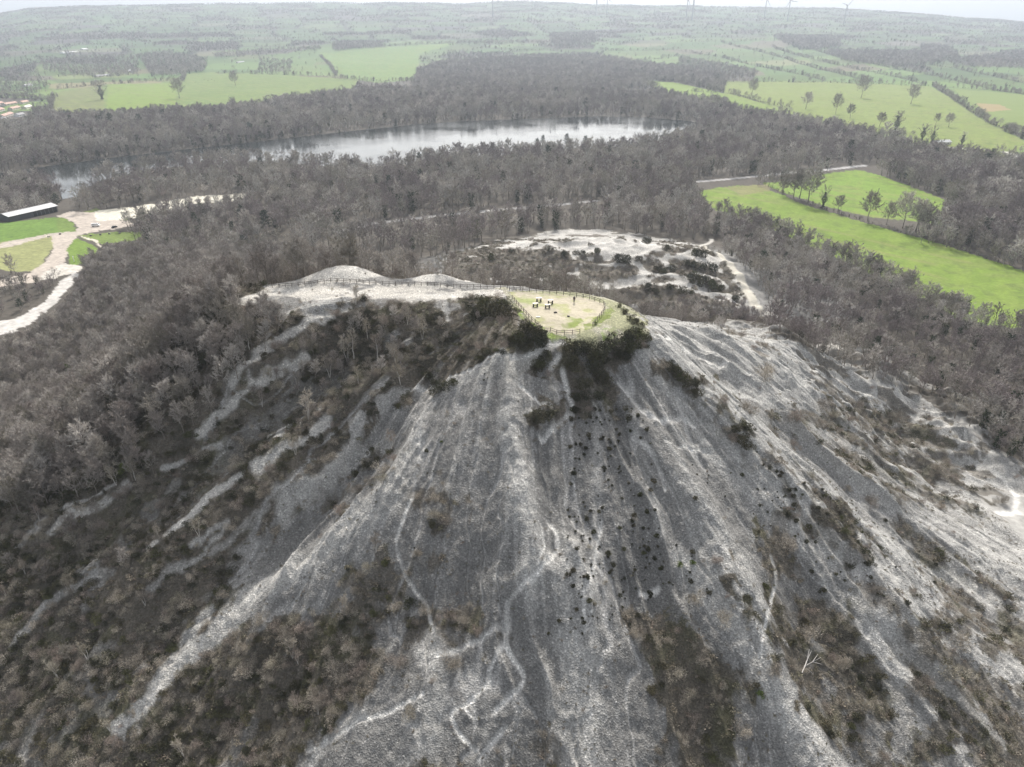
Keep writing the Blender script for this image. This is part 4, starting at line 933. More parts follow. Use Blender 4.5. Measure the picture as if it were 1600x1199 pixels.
# scattered trees of the open pasture
for q in FARFIELDS: wood('wood', q, 62, (6, 12), 600, clump=0.8)
# far patchwork: trees along parcel edges and wooded parcels
def far_trees():
    for r0, r1, sp, lim in ((850, 2300, 7.5, 5.0), (2300, 4200, 12, 8.0), (4200, 7400, 20, 14.0)):
        x, y = jitter(-r1 * 0.80, r1 * 0.80, r0 * 0.55, r1, sp)
        r = np.hypot(x, y); a = np.abs(np.arctan2(x, y))
        m = (r > r0) & (r < r1) & (a < 0.70); x, y = x[m], y[m]
        i, j = gidx(x, y); idd, he = bocage(x, y)
        k = ((he < lim) & (_h(idd, idd * 0, 115) < 0.93) & (RNG.uniform(0, 1, len(x)) < 0.8)) | parcel_wood(idd, np.hypot(x, y))
        k &= ~in_lake(x, y) & ~NOTREE[i, j] & ~OPENLAND[i, j]
        x, y = x[k], y[k]
        add('wood', x, y, RNG.uniform(5, 11, len(x)) * (1 if r0 < 2000 else 1.1), RNG.choice([8, 9, 10, 11, 12, 3, 4, 5, 5, 6], len(x)), wid=RNG.uniform(0.9, 1.35, len(x)) * (1 if r0 < 2000 else 1.15 if r0 < 4000 else 1.6))
far_trees()
# ---- on the heap: woods of the left flank, back slope, scrub
LEFTWOOD = [(-90, 515), (20, 500), (110, 455), (150, 430), (240, 425), (390, 436), (360, 470), (368, 494), (470, 512), (425, 540), (375, 585), (320, 670), (230, 755), (80, 800), (-90, 840)]
wood('near_tree', LEFTWOOD, 3.2, (6, 10), 0, 520, clump=0.25)
wood('near_tree', [(560, 505), (690, 500), (735, 490), (760, 500), (700, 540), (640, 590), (540, 620), (470, 640), (400, 660), (430, 590), (500, 540)], 3.6, (2.0, 4.6), 0, 290, clump=0.6, keep=0.8)
wood('near_tree', [(-80, 840), (80, 800), (200, 800), (260, 900), (180, 1000), (120, 1150), (-80, 1200)], 7.5, (3.5, 6), 0, 290, clump=0.7, keep=0.6)
def back_slope():
    x, y = jitter(-190, 62, 168, 320, 3.2)
    H, U, D = ridge_field(x, y); r = np.hypot(x, y); z = gz(x, y)
    hid = ~seen(x, y, z + 0.2)
    lim = np.interp(x, [-190, -70, -40, 0, 62], [30, 26, 20, 7, 7]); d0 = np.interp(x, [-60, 0, 62], [2, 6, 5])
    m = hid & (D > d0) & (D < 75) & (y > np.interp(x, [-190, -63, 0, 62], [170, 172, 166, 160])) & seen(x, y, z + 11)
    q = RNG.uniform(0, 1, len(x)); m &= q < np.interp(x, [-60, 62], [0.95, 0.75])
    x, y, D = x[m], y[m], D[m]
    add('near_tree', x, y, np.interp(x, [-190, -60, 0, 62], [9, 10, 6.5, 5.5]) * RNG.uniform(0.75, 1.15, len(x)))
back_slope()
def shoulder():                                    # left shoulder of the heap, wooded
    x, y = jitter(-260, -62, 165, 430, 3.3)
    z = gz(x, y); px, py = project(x, y, z); i, j = gidx(x, y)
    m = in_poly(px, py, [(110, 455), (130, 425), (160, 405), (205, 395), (330, 385), (430, 392), (470, 405), (455, 440), (410, 452), (240, 440)]) & ~NOTREE[i, j] & (np.hypot(x, y) > 230)
    add('near_tree', x[m], y[m], RNG.uniform(7, 10.5, m.sum()))
shoulder()
def scrub():
    x, y = jitter(-175, 185, 40, 205, 1.05)
    i, j = gidx(x, y); v = VEG[i, j]; z = gz(x, y); px, py = project(x, y, z)
    ok = (v > 0.12) & (np.hypot(x, y) < 290) & seen(x, y, z + 1.0) & ~NOTREE[i, j] & (px > -60) & (px < 1660) & (py < 1260)
    x, y, v, px, py = x[ok], y[ok], v[ok], px[ok], py[ok]
    inwood = in_poly(px, py, LEFTWOOD)
    n1 = 0.5 + 0.5 * fbm(x / 7, y / 7, 151, 3); q = RNG.uniform(0, 1, len(x)); left = px < 640
    s = (q < np.where(left, 0.28, 0.16) * v * np.where(inwood, 0.4, 1)); add('bare_shrub', x[s], y[s], (0.8 + 2.3 * RNG.uniform(0, 1, s.sum()) ** 1.6) * (0.7 + 0.6 * n1[s]) * np.where(left[s], 1, 0.85))
    g = (q > 0.30) & (q < 0.30 + np.where(left, 0.17, 0.07) * v * (0.35 + 1.3 * (n1 < 0.5))); add('gorse_bush', x[g], y[g], RNG.uniform(0.8, 2.0, g.sum()), wid=RNG.uniform(1.0, 1.5, g.sum()))
    hh = (q > 0.52) & (q < 0.52 + 0.46 * v); add('heather', x[hh], y[hh], RNG.uniform(0.5, 1.15, hh.sum()), wid=RNG.uniform(1.0, 1.7, hh.sum()))
    t = (q > 0.984) & left; k_ = RNG.permutation(int(t.sum()))[:60]; add('birch_tree', x[t][k_], y[t][k_], RNG.uniform(2.6, 5.5, len(k_)), var=RNG.integers(1, 3, len(k_)))
scrub()
def sprinkle():                                    # thin cover of heather and stones over the bare scree
    x, y = jitter(-150, 185, 40, 260, 0.95)
    i, j = gidx(x, y); z = gz(x, y); px, py = project(x, y, z)
    ok = (HEAP[i, j] > 0.4) & (np.hypot(x, y) < 290) & ~NOTREE[i, j] & (px > -40) & (px < 1640) & (py < 1240) & (GD[i, j] > 3) & seen(x, y, z + 0.5)
    x, y, px, py = x[ok], y[ok], px[ok], py[ok]; i, j = gidx(x, y); v = VEG[i, j]
    n1 = fbm(x / 10, y / 10, 161, 4); q = RNG.uniform(0, 1, len(x))
    low = sstep(620, 1000, py)
    h = (v < 0.3) & (q < (0.04 + 0.26 * sstep(-0.05, 0.4, n1)) * (0.4 + low)); add('heather', x[h], y[h], RNG.uniform(0.25, 0.6, h.sum()))
    b = BASE[i, j].mean(1)
    s = (v < 0.4) & (q > 0.5) & (q < 0.5 + 0.42 * sstep(0.12, 0.35, b) * (0.3 + 0.9 * low)); add('stones', x[s], y[s], 0.09 + 0.30 * RNG.uniform(0, 1, s.sum()) ** 3, sink=0.15)
    d = (v < 0.5) & (q > 0.9) & (q < 0.9 + 0.034 * np.maximum(0.15, 0.4 + n1)); add('bare_shrub', x[d], y[d], RNG.uniform(0.5, 1.3, d.sum()))
    x2, y2 = jitter(60, 190, 165, 285, 2.2); i, j = gidx(x2, y2); a = _apr[i, j]; q = RNG.uniform(0, 1, len(x2)); m = (a > 0.12) & (q < 0.17) & (fbm(x2 / 12, y2 / 12, 163, 3) > -0.1) & ~NOTREE[i, j]
    add('bare_shrub', x2[m], y2[m], RNG.uniform(0.7, 2.4, m.sum()))
    m2 = (a > 0.10) & (q > 0.3) & (BASE[i, j].mean(1) < 0.2) & (q < 0.75); add('heather', x2[m2], y2[m2], RNG.uniform(0.5, 1.0, m2.sum()))
sprinkle()
def tailings():
    x, y = jitter(-110, 170, 300, 460, 2.0); i, j = gidx(x, y); q = RNG.uniform(0, 1, len(x)); z = gz(x, y)
    dark = (_tp[i, j]) & (BASE[i, j].mean(1) < 0.2); m = dark & (q < 0.7)
    add('heather', x[m], y[m], RNG.uniform(0.8, 2.0, m.sum()), wid=1.3); m = dark & (q > 0.82); add('bare_shrub', x[m], y[m], RNG.uniform(1.5, 3.4, m.sum()))
    px, py = project(x, y, z)
    r2 = ~_tp[i, j] & in_poly(px, py, [(1000, 478), (1190, 482), (1330, 545), (1300, 565), (1180, 515), (1060, 500), (985, 478)]) & (np.hypot(x, y) > 240) & (q < 0.5) & ~NOTREE[i, j]
    add('bare_shrub', x[r2], y[r2], RNG.uniform(1.5, 4, r2.sum()))
tailings()
def at_px(kind, lst, base_h=None, rmin=0, ratio=1.0):   # rows of (photo x, photo y of the foot, height in photo px)
    for t in lst:
        p = ground_at(t[0], t[1], rmin); d = math.dist((p[0], p[1], p[2]), (0, 0, CAMZ))
        add(kind, p[0], p[1], t[2] * d / FPX * ratio)
at_px('gorse_bush', [(775, 490, 30), (760, 492, 26), (792, 496, 22), (745, 502, 24), (785, 480, 20), (755, 478, 20), (825, 526, 28), (840, 540, 26), (812, 534, 24), (835, 520, 20), (850, 530, 22), (822, 545, 24), (890, 548, 24), (910, 554, 30), (935, 552, 28), (955, 545, 28), (975, 537, 28), (996, 530, 22), (1008, 532, 18), (900, 575, 26), (925, 580, 28), (940, 598, 24), (912, 604, 24), (985, 548, 22), (965, 560, 22), (930, 562, 24), (905, 625, 18), (932, 622, 18),
                      (845, 655, 22), (858, 650, 15), (838, 660, 15), (690, 608, 18), (705, 602, 17), (680, 616, 15), (720, 562, 14), (760, 552, 14), (785, 553, 9), (668, 592, 14), (975, 490, 11), (985, 500, 12), (995, 506, 11), (968, 480, 7), (1003, 509, 8), (1050, 578, 16), (1065, 593, 19), (1080, 604, 17), (1090, 616, 13), (1150, 673, 14), (1158, 689, 17), (1168, 700, 14), (980, 642, 9), (983, 656, 11), (845, 572, 16), (838, 580, 12), (855, 560, 16)], ratio=1.25)
at_px('gorse_bush', [(934, 396, 10), (922, 384, 5), (976, 410, 16), (968, 408, 12), (998, 407, 9), (1096, 402, 15), (1088, 400, 12), (1074, 415, 11), (1088, 418, 11), (1108, 424, 14), (1078, 438, 13), (1090, 442, 14), (1102, 446, 15), (1114, 450, 14), (1126, 454, 12), (1066, 430, 6), (1085, 428, 6), (1038, 427, 10), (1048, 424, 10), (1026, 424, 12), (1016, 453, 12), (1024, 458, 10), (1046, 453, 10), (1066, 458, 12), (1080, 460, 9), (1010, 380, 12), (1044, 391, 9), (900, 398, 8), (912, 400, 8), (860, 392, 9), (880, 400, 10), (800, 396, 9), (770, 405, 10), (1150, 470, 9)], rmin=295, ratio=1.5)
at_px('bare_shrub', [(1286, 640, 24), (1397, 660, 20), (1340, 640, 20), (1347, 672, 20), (1465, 738, 18), (1492, 750, 14), (1326, 768, 14), (1360, 788, 18), (1566, 786, 16), (1370, 632, 11), (1195, 592, 30), (1171, 646, 26), (1245, 658, 26), (1330, 690, 16), (1300, 650, 16), (1240, 700, 16), (560, 770, 20), (600, 740, 22), (615, 720, 16), (680, 810, 22), (700, 820, 18), (665, 960, 18), (700, 965, 24), (725, 975, 20), (706, 1045, 30), (640, 1120, 24), (560, 930, 24), (545, 960, 20), (530, 1000, 20), (560, 1100, 20), (1230, 860, 30), (1260, 1000, 26), (1130, 970, 22), (1085, 940, 22), (1120, 880, 18), (1320, 1040, 20), (1350, 1110, 24), (1430, 1080, 22), (1490, 1060, 26), (1500, 1010, 24), (1080, 1090, 20), (1160, 1150, 24), (1050, 1060, 24), (640, 900, 14), (575, 890, 18), (505, 1100, 30)], ratio=1.15)
add_birch = [(482, 655, 48), (410, 636, 34), (626, 600, 38), (553, 560, 46), (543, 566, 44), (390, 546, 36), (560, 600, 30), (212, 750, 34), (640, 640, 20), (699, 657, 18), (420, 600, 30), (590, 560, 40), (515, 590, 36), (602, 520, 30), (660, 530, 34), (575, 530, 36)]
at_px('birch_tree', add_birch)
at_px('green_bush', [(105, 590, 30), (85, 565, 24), (1062, 884, 10), (1083, 882, 11), (1187, 1085, 12), (948, 532, 7), (930, 507, 7), (198, 735, 18), (690, 692, 6)])
FIELD_TREES = [(1345, 153, 26, "in the upper left part"), (1423, 163, 24, "in the middle"), (1174, 150, 22, "at the left end, standing highest"), (1259, 171, 22, "by the end of the short hedge"), (1306, 178, 24, "at the wood edge, larger of a close pair"), (1328, 185, 18, "at the wood edge, smaller of a close pair"), (1374, 198, 18, "alone at its lower edge"), (1462, 195, 14, "smaller of the two near the farmhouse garden"), (1482, 199, 17, "larger of the two near the farmhouse garden")]
at_px('field_tree', [t[:3] for t in FIELD_TREES], rmin=500)
HEDGE_TREES = [(1222, 305, 30), (1240, 309, 36), (1249, 311, 38), (1262, 318, 46), (1309, 332, 22), (1356, 346, 38), (1385, 352, 30), (1410, 357, 46), (1430, 362, 44)]
at_px('field_tree', HEDGE_TREES, rmin=330)
at_px('field_tree', [(280, 154, 24), (368, 134, 17)], rmin=500)
at_px('blossom_tree', [(385, 361, 30), (1431, 262, 22), (1458, 276, 20), (1563, 318, 32), (1522, 316, 22), (1384, 216, 20), (1398, 224, 16), (52, 305, 20)], rmin=300)
at_px('pine_tree', [(848, 231, 18), (885, 233, 22), (914, 232, 18)], rmin=500)
at_px('ivy_clad_tree', [(1285, 327, 32), (160, 156, 24), (1399, 205, 26), (1440, 220, 22), (1455, 226, 22), (1502, 228, 18)], rmin=330)
def tuft_rows():
    for k, x0 in enumerate((897, 906, 916, 927, 939, 951, 965, 980, 996, 1012)):
        n = 16 + (k * 7) % 9
        py = 640 + 330 * RNG.uniform(0, 1, n) ** 1.25
        px = x0 + (x0 - 940) * (py - 640) / 900 + RNG.normal(0, 3.2, n)
        at_px('gorse_tuft', [(a, b, 3.2 + 8.0 * RNG.uniform(0, 1) ** 2) for a, b in zip(px, py)])
    for cx, cy, sx, sy, n in ((1010, 850, 12, 22, 12), (1075, 890, 22, 22, 12), (1150, 740, 60, 25, 18), (1250, 790, 50, 25, 22), (1330, 870, 50, 30, 18), (1220, 770, 18, 30, 12), (760, 585, 10, 6, 5), (1420, 930, 40, 30, 8), (900, 980, 60, 30, 10), (660, 770, 30, 40, 6)):
        at_px('gorse_tuft', [(RNG.normal(cx, sx), RNG.normal(cy, sy), 3 + 7.5 * RNG.uniform(0, 1) ** 2) for _ in range(n)])
tuft_rows()
for k in POP: POP[k] = np.concatenate(POP[k])

# ------------------------------------------------------------------ the plants one can tell apart, each its own object
def visible_rows(A):
    px, py = project(A[:, 0], A[:, 1], A[:, 2] + 0.5 * A[:, 3])
    return (px > 4) & (px < 1596) & (py > 2) & (py < 1192) & seen(A[:, 0], A[:, 1], A[:, 2] + 0.55 * A[:, 3])
def plant(kind, row, label, cat, group):
    protos = KINDS[kind]; ms = protos[int(row[5]) % len(protos)]
    if len(ms) == 1:
        o = bpy.data.objects.new(kind, ms[0])
    else:
        o = bpy.data.objects.new(kind, None); o.empty_display_size = 0.1
        for me, nm in zip(ms, ('trunk', 'crown', 'ivy')):
            c = bpy.data.objects.new(nm, me); c.parent = o; COL.objects.link(c)
    o.location = row[:3]; o.rotation_euler = (0, 0, row[4]); o.scale = (row[3] * row[6], row[3] * row[6], row[3])
    o["label"] = label; o["category"] = cat
    if group: o["group"] = group
    COL.objects.link(o); return o
def split_largest(kind, n):                        # the n that show largest, and the rest
    A = POP[kind]; d = np.sqrt((A[:, :2] ** 2).sum(1) + (A[:, 2] - CAMZ) ** 2)
    s = np.where(visible_rows(A), A[:, 3] / d, -1)
    o = np.argsort(-s); big = o[:n]; big = big[s[big] > 0]
    rest = np.setdiff1d(np.arange(len(A)), big)
    return A[big], A[rest]
def where_on_heap(px, py):
    if py < 440 and px < 480: return "behind the left end of the ridge path"
    if py < 500 and px < 700: return "just beyond the fenced ridge path"
    if py < 500: return "showing over the summit clearing's rear edge"
    if px < 230 and py < 640: return "in the left flank wood below the pale track"
    if px < 430 and py < 640: return "in the left flank wood below the ridge path's end"
    if px < 760 and py < 560: return "on the slope directly under the ridge path"
    if px < 760 and py < 700: return "between the pale erosion strips under the ridge path"
    if px < 420 and py < 830: return "at the lower edge of the wood on the left flank"
    if px < 330 and py < 1000: return "in the brown scrub at the left edge of the photo"
    if px < 330: return "in the bottom left corner of the photo"
    if px < 640 and py < 900: return "on the left flank above the wide scree tongue"
    if px < 640: return "on the lower slope right of the wide scree tongue"
    if px < 860 and py < 720: return "on the grey face just below the summit knoll"
    if px < 860 and py < 1000: return "beside the winding footpath in the middle of the slope"
    if px < 860: return "among the forking footpaths at the bottom of the slope"
    if px < 1060 and py < 560: return "round the front edge of the summit clearing"
    if px < 1060 and py < 700: return "on the dark face below the summit clearing"
    if px < 1060 and py < 1000: return "on the stony slope between the rows of dark tufts"
    if px < 1190 and py > 900: return "in the dark scrub at the bottom right of centre"
    if px > 1190 and py > 900: return "in the scrub of the lower right slope"
    if px < 1200 and py < 760: return "on the grey right flank below the crest trail"
    if px > 1200 and py < 830: return "on the pale terraces of the right flank"
    return "on the streaked middle of the right flank"
def where_wood(px, py):
    if py < 330 and px > 1340: return "in the tall wood right of the bright fields"
    if px > 1060: return "in the wood beside the bright field on the right"
    if px < 130 and py < 350: return "in the grove behind the long shed"
    if px < 420 and py > 330: return "in the belt of trees right of the car park"
    if px < 420: return "between the lake and the pale car park strip"
    if py < 265: return "on the near shore of the lake"
    return "in the wood between the lake and the pale tailings"
def emit(kind, n, words, cat, rest_name=None, rest_coll=None, rest_var=1, whole=None):
    big, rest = split_largest(kind, n)
    for row in big:
        px, py = project(row[0], row[1], row[2] + 0.3 * row[3])
        d = math.hypot(row[0], row[1])
        w_ = where_on_heap(float(px), float(py)) if d < 300 else "on the pale tailings behind the summit"
        plant(kind, row, words + " " + w_, cat, words.split()[-1] + "s " + w_)
    if rest_name and len(rest): stuff_points(rest_name, rest, rest_coll, rest_var)
near = POP.pop('near_tree'); POP['bare_tree'] = near
emit('bare_tree', 300, "leafless grey-brown tree", "tree", "bare_woodland_near", P_NEAR, len(P_NEAR.objects))
rest_wood = POP['wood']
fr = np.hypot(rest_wood[:, 0], rest_wood[:, 1])
stuff_points("bare_woodland", rest_wood[fr < 850], P_FAR, 18); stuff_points("far_hedgerows_and_woods", rest_wood[fr >= 850], P_FAR, 18)
for kind, n, words, cat, rn, rc, rv, off in (('gorse_bush', 280, "dark gorse bush", "bush", "gorse_scrub", P_SHRUB, 3, 4), ('bare_shrub', 290, "twiggy grey-brown shrub", "shrub", "shrub_scrub", P_SHRUB, 4, 0)):
    big, rest = split_largest(kind, n)
    rest[:, 5] = off + rest[:, 5].astype(int) % rv
    for row in big:
        px, py = project(row[0], row[1], row[2] + 0.3 * row[3])
        w_ = where_on_heap(float(px), float(py)) if math.hypot(row[0], row[1]) < 300 else "on the pale tailings behind the summit"
        plant(kind, row, words + " " + w_, cat, words.split()[-1] + "s " + w_)
    stuff_points(rn, rest, P_SHRUB, 7)
emit('gorse_tuft', 290, "small dark gorse tuft", "gorse tuft")
emit('birch_tree', 100, "slender pale-stemmed birch", "tree")
stuff_points("heather", POP['heather'], P_HEATH, 6)
stuff_points("loose_stones", POP['stones'], P_STONE, 5)
def named(kind, rows, labels, cat, group=None):
    for r, l in zip(rows, labels): plant(kind, r, l, cat, group)
ft = POP['field_tree']; nF = len(FIELD_TREES)
named('field_tree', ft[:nF], ["lone tree of the large right pasture, " + t[3] for t in FIELD_TREES], "tree", "lone trees of the large right hand pasture")
named('field_tree', ft[nF:nF + 9], ["leafless hedge tree nearest the road end of the hedge between two bright fields", "second hedge tree from the road, between the two bright fields", "tall upright hedge tree just left of the biggest one, between the bright fields", "biggest spreading hedge tree between the two bright fields", "small hedge tree just right of the ivy-clad tree between the bright fields",
      "round-crowned bushy tree midway along the hedge between the bright fields", "low pale tree right of the round-crowned one in the bright fields' hedge", "tall thin tree, left of the last two in the bright fields' hedge", "tall thin tree at the wood end of the bright fields' hedge"], "tree", "trees in the hedge between the bright fields")
named('field_tree', ft[nF + 9:], ["leafless tree on the line between the two green fields beyond the lake", "small lone tree in the green field with cattle beyond the lake"], "tree")
named('blossom_tree', POP['blossom_tree'], ["pale whitish tree standing out of the wood left of the summit, above the ridge", "whitish tree on the top edge of the wood right of the bright fields", "second whitish tree, lower, in the wood right of the bright fields", "large whitish tree deep in the wood near the right edge of the photo", "small whitish tree in the right hand wood, left of the large whitish one", "pale tree at the corner of the wood by the farmhouse, left of a pair", "pale tree at the corner of the wood by the farmhouse, right of a pair", "pale bushy tree in the grove behind the long shed"], "tree")
named('pine_tree', POP['pine_tree'], ["dark green pine on the near shore of the lake, leftmost of three", "dark green pine on the near shore of the lake, middle and tallest of three", "dark green pine on the near shore of the lake, rightmost of three"], "tree", "pines on the lake shore")
named('ivy_clad_tree', POP['ivy_clad_tree'], ["dark ivy-clad tree in the hedge right of the biggest hedge tree", "narrow dark tree in the left green field beyond the lake", "dark pointed tree above the farmhouse wood corner", "dark tree left of the farmhouse roof, lower of two", "dark tree touching the farmhouse roof on its left", "dark round tree right of the farmhouse"], "tree")
named('green_bush', POP['green_bush'], ["bright green evergreen bush in the left flank wood, lower of a pair", "green evergreen bush in the left flank wood, upper of a pair", "green gorse clump on the stony slope right of centre, left of two", "green gorse clump on the stony slope right of centre, right of two", "single yellow-green bush at the bottom right of centre", "small green bush beside the path in front of the summit clearing", "small green bush at the front right fence of the summit clearing", "yellow-green bush at the foot of the left flank wood", "tiny green tuft on the grey face left of the spur"], "bush")
# ------------------------------------------------------------------ built things
def flat_mat(name, col, rough=0.7, var=0.25, scale=3.0, metal=0.0):
    m, n, b = mat(name)
    co = N(n, "ShaderNodeTexCoord").outputs["Object"]
    t = tex(n, "ShaderNodeTexNoise", scale, co, Detail=4.0)
    c = mixc(n, 'MULTIPLY', 1.0, col, ramp(n, t.outputs[0], [(0.3, 1 - var), (0.7, 1 + var)]))
    n.links.new(c, b.inputs["Base Color"]); b.inputs["Roughness"].default_value = rough; b.inputs["Metallic"].default_value = metal
    return m
M_WOOD = flat_mat("weathered_wood", (0.085, 0.07, 0.055)); M_DARKWOOD = flat_mat("dark_timber", (0.035, 0.03, 0.027)); M_TABLETOP = flat_mat("pale_table_top", (0.62, 0.58, 0.52))
M_WHITE = flat_mat("white_paint", (0.78, 0.78, 0.77), 0.4, 0.05); M_GLASS = flat_mat("dark_glass", (0.02, 0.024, 0.028), 0.08, 0.1); M_TYRE = flat_mat("tyre_rubber", (0.02, 0.02, 0.02), 0.9)
M_CARDARK = flat_mat("dark_car_paint", (0.03, 0.032, 0.036), 0.3, 0.05); M_CARSILVER = flat_mat("silver_car_paint", (0.6, 0.6, 0.6), 0.3, 0.05)
M_RENDER = flat_mat("pale_render", (0.62, 0.58, 0.52)); M_TILE = flat_mat("clay_tiles", (0.36, 0.20, 0.15)); M_SLATE = flat_mat("slate_roof", (0.17, 0.17, 0.18)); M_ROOFMETAL = flat_mat("pale_metal_roof", (0.68, 0.68, 0.68), 0.45, 0.1); _n = M_ROOFMETAL.node_tree; _w = N(_n, "ShaderNodeTexWave"); _w.inputs["Scale"].default_value = 1.6; _w.inputs["Distortion"].default_value = 0.0
_n.links.new(N(_n, "ShaderNodeTexCoord").outputs["Object"], _w.inputs["Vector"]); _b = N(_n, "ShaderNodeBump"); _b.inputs["Distance"].default_value = 0.08; _n.links.new(_w.outputs[1], _b.inputs["Height"]); _n.links.new(_b.outputs[0], _n.nodes["Principled BSDF"].inputs["Normal"])
M_SHEDWALL = flat_mat("dark_shed_boards", (0.06, 0.062, 0.07))
M_TURB = flat_mat("turbine_white", (0.34, 0.35, 0.37), 0.5, 0.05); M_COW = flat_mat("cow_hide", (0.03, 0.025, 0.022)); M_STONEDARK = flat_mat("dark_stone", (0.08, 0.075, 0.07))
def empty(name, loc, rz=0.0, label=None, cat=None, group=None):
    o = bpy.data.objects.new(name, None); o.empty_display_size = 0.3; o.location = loc; o.rotation_euler = (0, 0, rz); COL.objects.link(o)
    if label: o["label"] = label; o["category"] = cat
    if group: o["group"] = group
    return o
def part(name, mb, mats, parent, smooth=False):
    o = bpy.data.objects.new(name, mb.mesh(name, mats, smooth) if isinstance(mb, MB) else mb); o.parent = parent; COL.objects.link(o); return o
def link_part(name, me, parent, loc=(0, 0, 0), rot=(0, 0, 0)):
    o = bpy.data.objects.new(name, me); o.parent = parent; o.location = loc; o.rotation_euler = rot; COL.objects.link(o); return o
# fences: each fence is one thing with its posts and rails
def fence(pix, step, label, name='timber_fence', h=1.05, world=None):
    pts = np.array(world if world is not None else wl(pix)); L = np.hypot(*(pts[1:] - pts[:-1]).T); cs = np.concatenate([[0], np.cumsum(L)])
    s = np.arange(0, cs[-1], step); X = np.interp(s, cs, pts[:, 0]); Y = np.interp(s, cs, pts[:, 1]); Z = gz(X, Y)
    o = empty(name, (X[0], Y[0], Z[0]), 0, label, "fence")
    b = MB(); b.tube([(0, 0, -0.4), (0, 0, h)], [0.075, 0.065], 6); pm_ = b.mesh("post", M_WOOD)
    for x, y, z in zip(X, Y, Z): link_part("post", pm_, o, (x - X[0], y - Y[0], z - Z[0]), (RNG.normal(0, .03), RNG.normal(0, .03), 0))
    for zz in (0.50, 0.92):
        r = MB(); r.tube([(x - X[0] , y - Y[0] - 0.08, z - Z[0] + zz * h / 1.05) for x, y, z in zip(X, Y, Z)], [0.05] * len(X), 4); part("rail", r, M_WOOD, o)
    return o
fence([(796, 454), (830, 456.5), (880, 461), (920, 467.5), (943, 475.5), (946, 484), (936, 498), (926, 510)], 1.7, "dark timber post-and-rail fence round the rear and right of the summit clearing")
fence([(906, 521), (888, 523), (872, 523), (858, 518)], 1.7, "short dark timber fence along the front of the summit clearing")
fence([(842, 510), (828, 499), (812, 481), (800, 467)], 1.8, "timber fence along the left edge of the summit clearing")
fence(None, 1.7, "long timber fence along the ridge path left of the summit", world=[(-62, 170.5), (-45, 170.4), (-30, 168.8), (-14, 166.2), (0, 164.8), (3, 163.6)])
# picnic tables on the summit: pale slab on two dark supports
def table_set():
    t = MB(); t.box((0, 0, 0.80), (1.35, 0.75, 0.09)); me_t = t.mesh("table_top", M_TABLETOP)
    l = MB(); l.box((0, 0, 0.36), (0.22, 0.62, 0.79)); l.box((0, 0, 0.02), (0.34, 0.72, 0.06)); me_l = l.mesh("leg", M_DARKWOOD)
    b = MB(); b.box((0, 0, 0.30), (0.74, 0.07, 0.12)); me_b = b.mesh("stretcher", M_DARKWOOD)
    labs = ["pale-topped picnic table on the summit, rear left of four", "pale-topped picnic table on the summit, rear right of four", "pale-topped picnic table on the summit, front left of four", "pale-topped picnic table on the summit, front right of four"]
    for (px, py, rz), lb in zip(((842, 471, 0.1), (860, 474.5, 0.1), (836.5, 479.5, 0.15), (855.5, 481.5, 0.05)), labs):
        p = ground_at(px, py); o = empty("picnic_table", tuple(p), rz, lb, "picnic table", "picnic tables on the summit clearing"); o.scale = (1, 1, 1.08)
        link_part("table_top", me_t, o); link_part("leg", me_l, o, (-0.46, 0, 0)); link_part("leg", me_l, o, (0.46, 0, 0)); link_part("stretcher", me_b, o)
table_set()
def simple(name, px, py, mb, mats, label, cat, rz=0, group=None, rmin=0, smooth=False, sc=1.0):
    p = ground_at(px, py, rmin); o = bpy.data.objects.new(name, mb.mesh(name, mats, smooth)); o.location = tuple(p); o.rotation_euler = (0, 0, rz); o.scale = (sc,) * 3
    o["label"] = label; o["category"] = cat
    if group: o["group"] = group
    COL.objects.link(o); return o
def rock_mb(seed, sx, sy, sz):
    rng = np.random.default_rng(seed); bm = bmesh.new(); bmesh.ops.create_icosphere(bm, subdivisions=2, radius=0.5); b = MB()
    for v in bm.verts:
        k = rng.uniform(.8, 1.15); v.co = (v.co.x * sx * k, v.co.y * sy * k, v.co.z * sz * k + sz * 0.25)
    bm.verts.index_update(); b.add([tuple(v.co) for v in bm.verts], [[v.index for v in f.verts] for f in bm.faces]); bm.free(); return b
simple("boulder", 868, 489, rock_mb(1, 0.8, 0.5, 0.45), M_STONEDARK, "low dark stone lying in the middle of the summit clearing", "boulder")
simple("boulder", 888, 495, rock_mb(2, 0.7, 0.6, 0.4), M_STONEDARK, "dark stone on the green patch of the summit clearing", "boulder")
b = MB(); b.box((0, 0, 0.05), (0.95, 0.6, 0.14)); b.box((0, 0, 0.135), (0.85, 0.5, 0.03)); simple("stone_slab", 841, 496, b, M_TABLETOP, "small whitish slab lying on the front of the summit clearing", "slab")
for k, (px, py) in enumerate(((142, 369), (157, 367.5), (171, 366), (187, 365), (94, 366.5))):
    simple("boulder", px, py, rock_mb(10 + k, 1.7, 1.3, 1.2), M_STONEDARK, ["dark boulder, leftmost of four along the car park edge", "dark boulder, second from left along the car park edge", "dark boulder, third from left along the car park edge", "dark boulder, rightmost of four along the car park edge", "dark boulder where the path meets the car park"][k], "boulder", group="boulders of the car park", rmin=330)
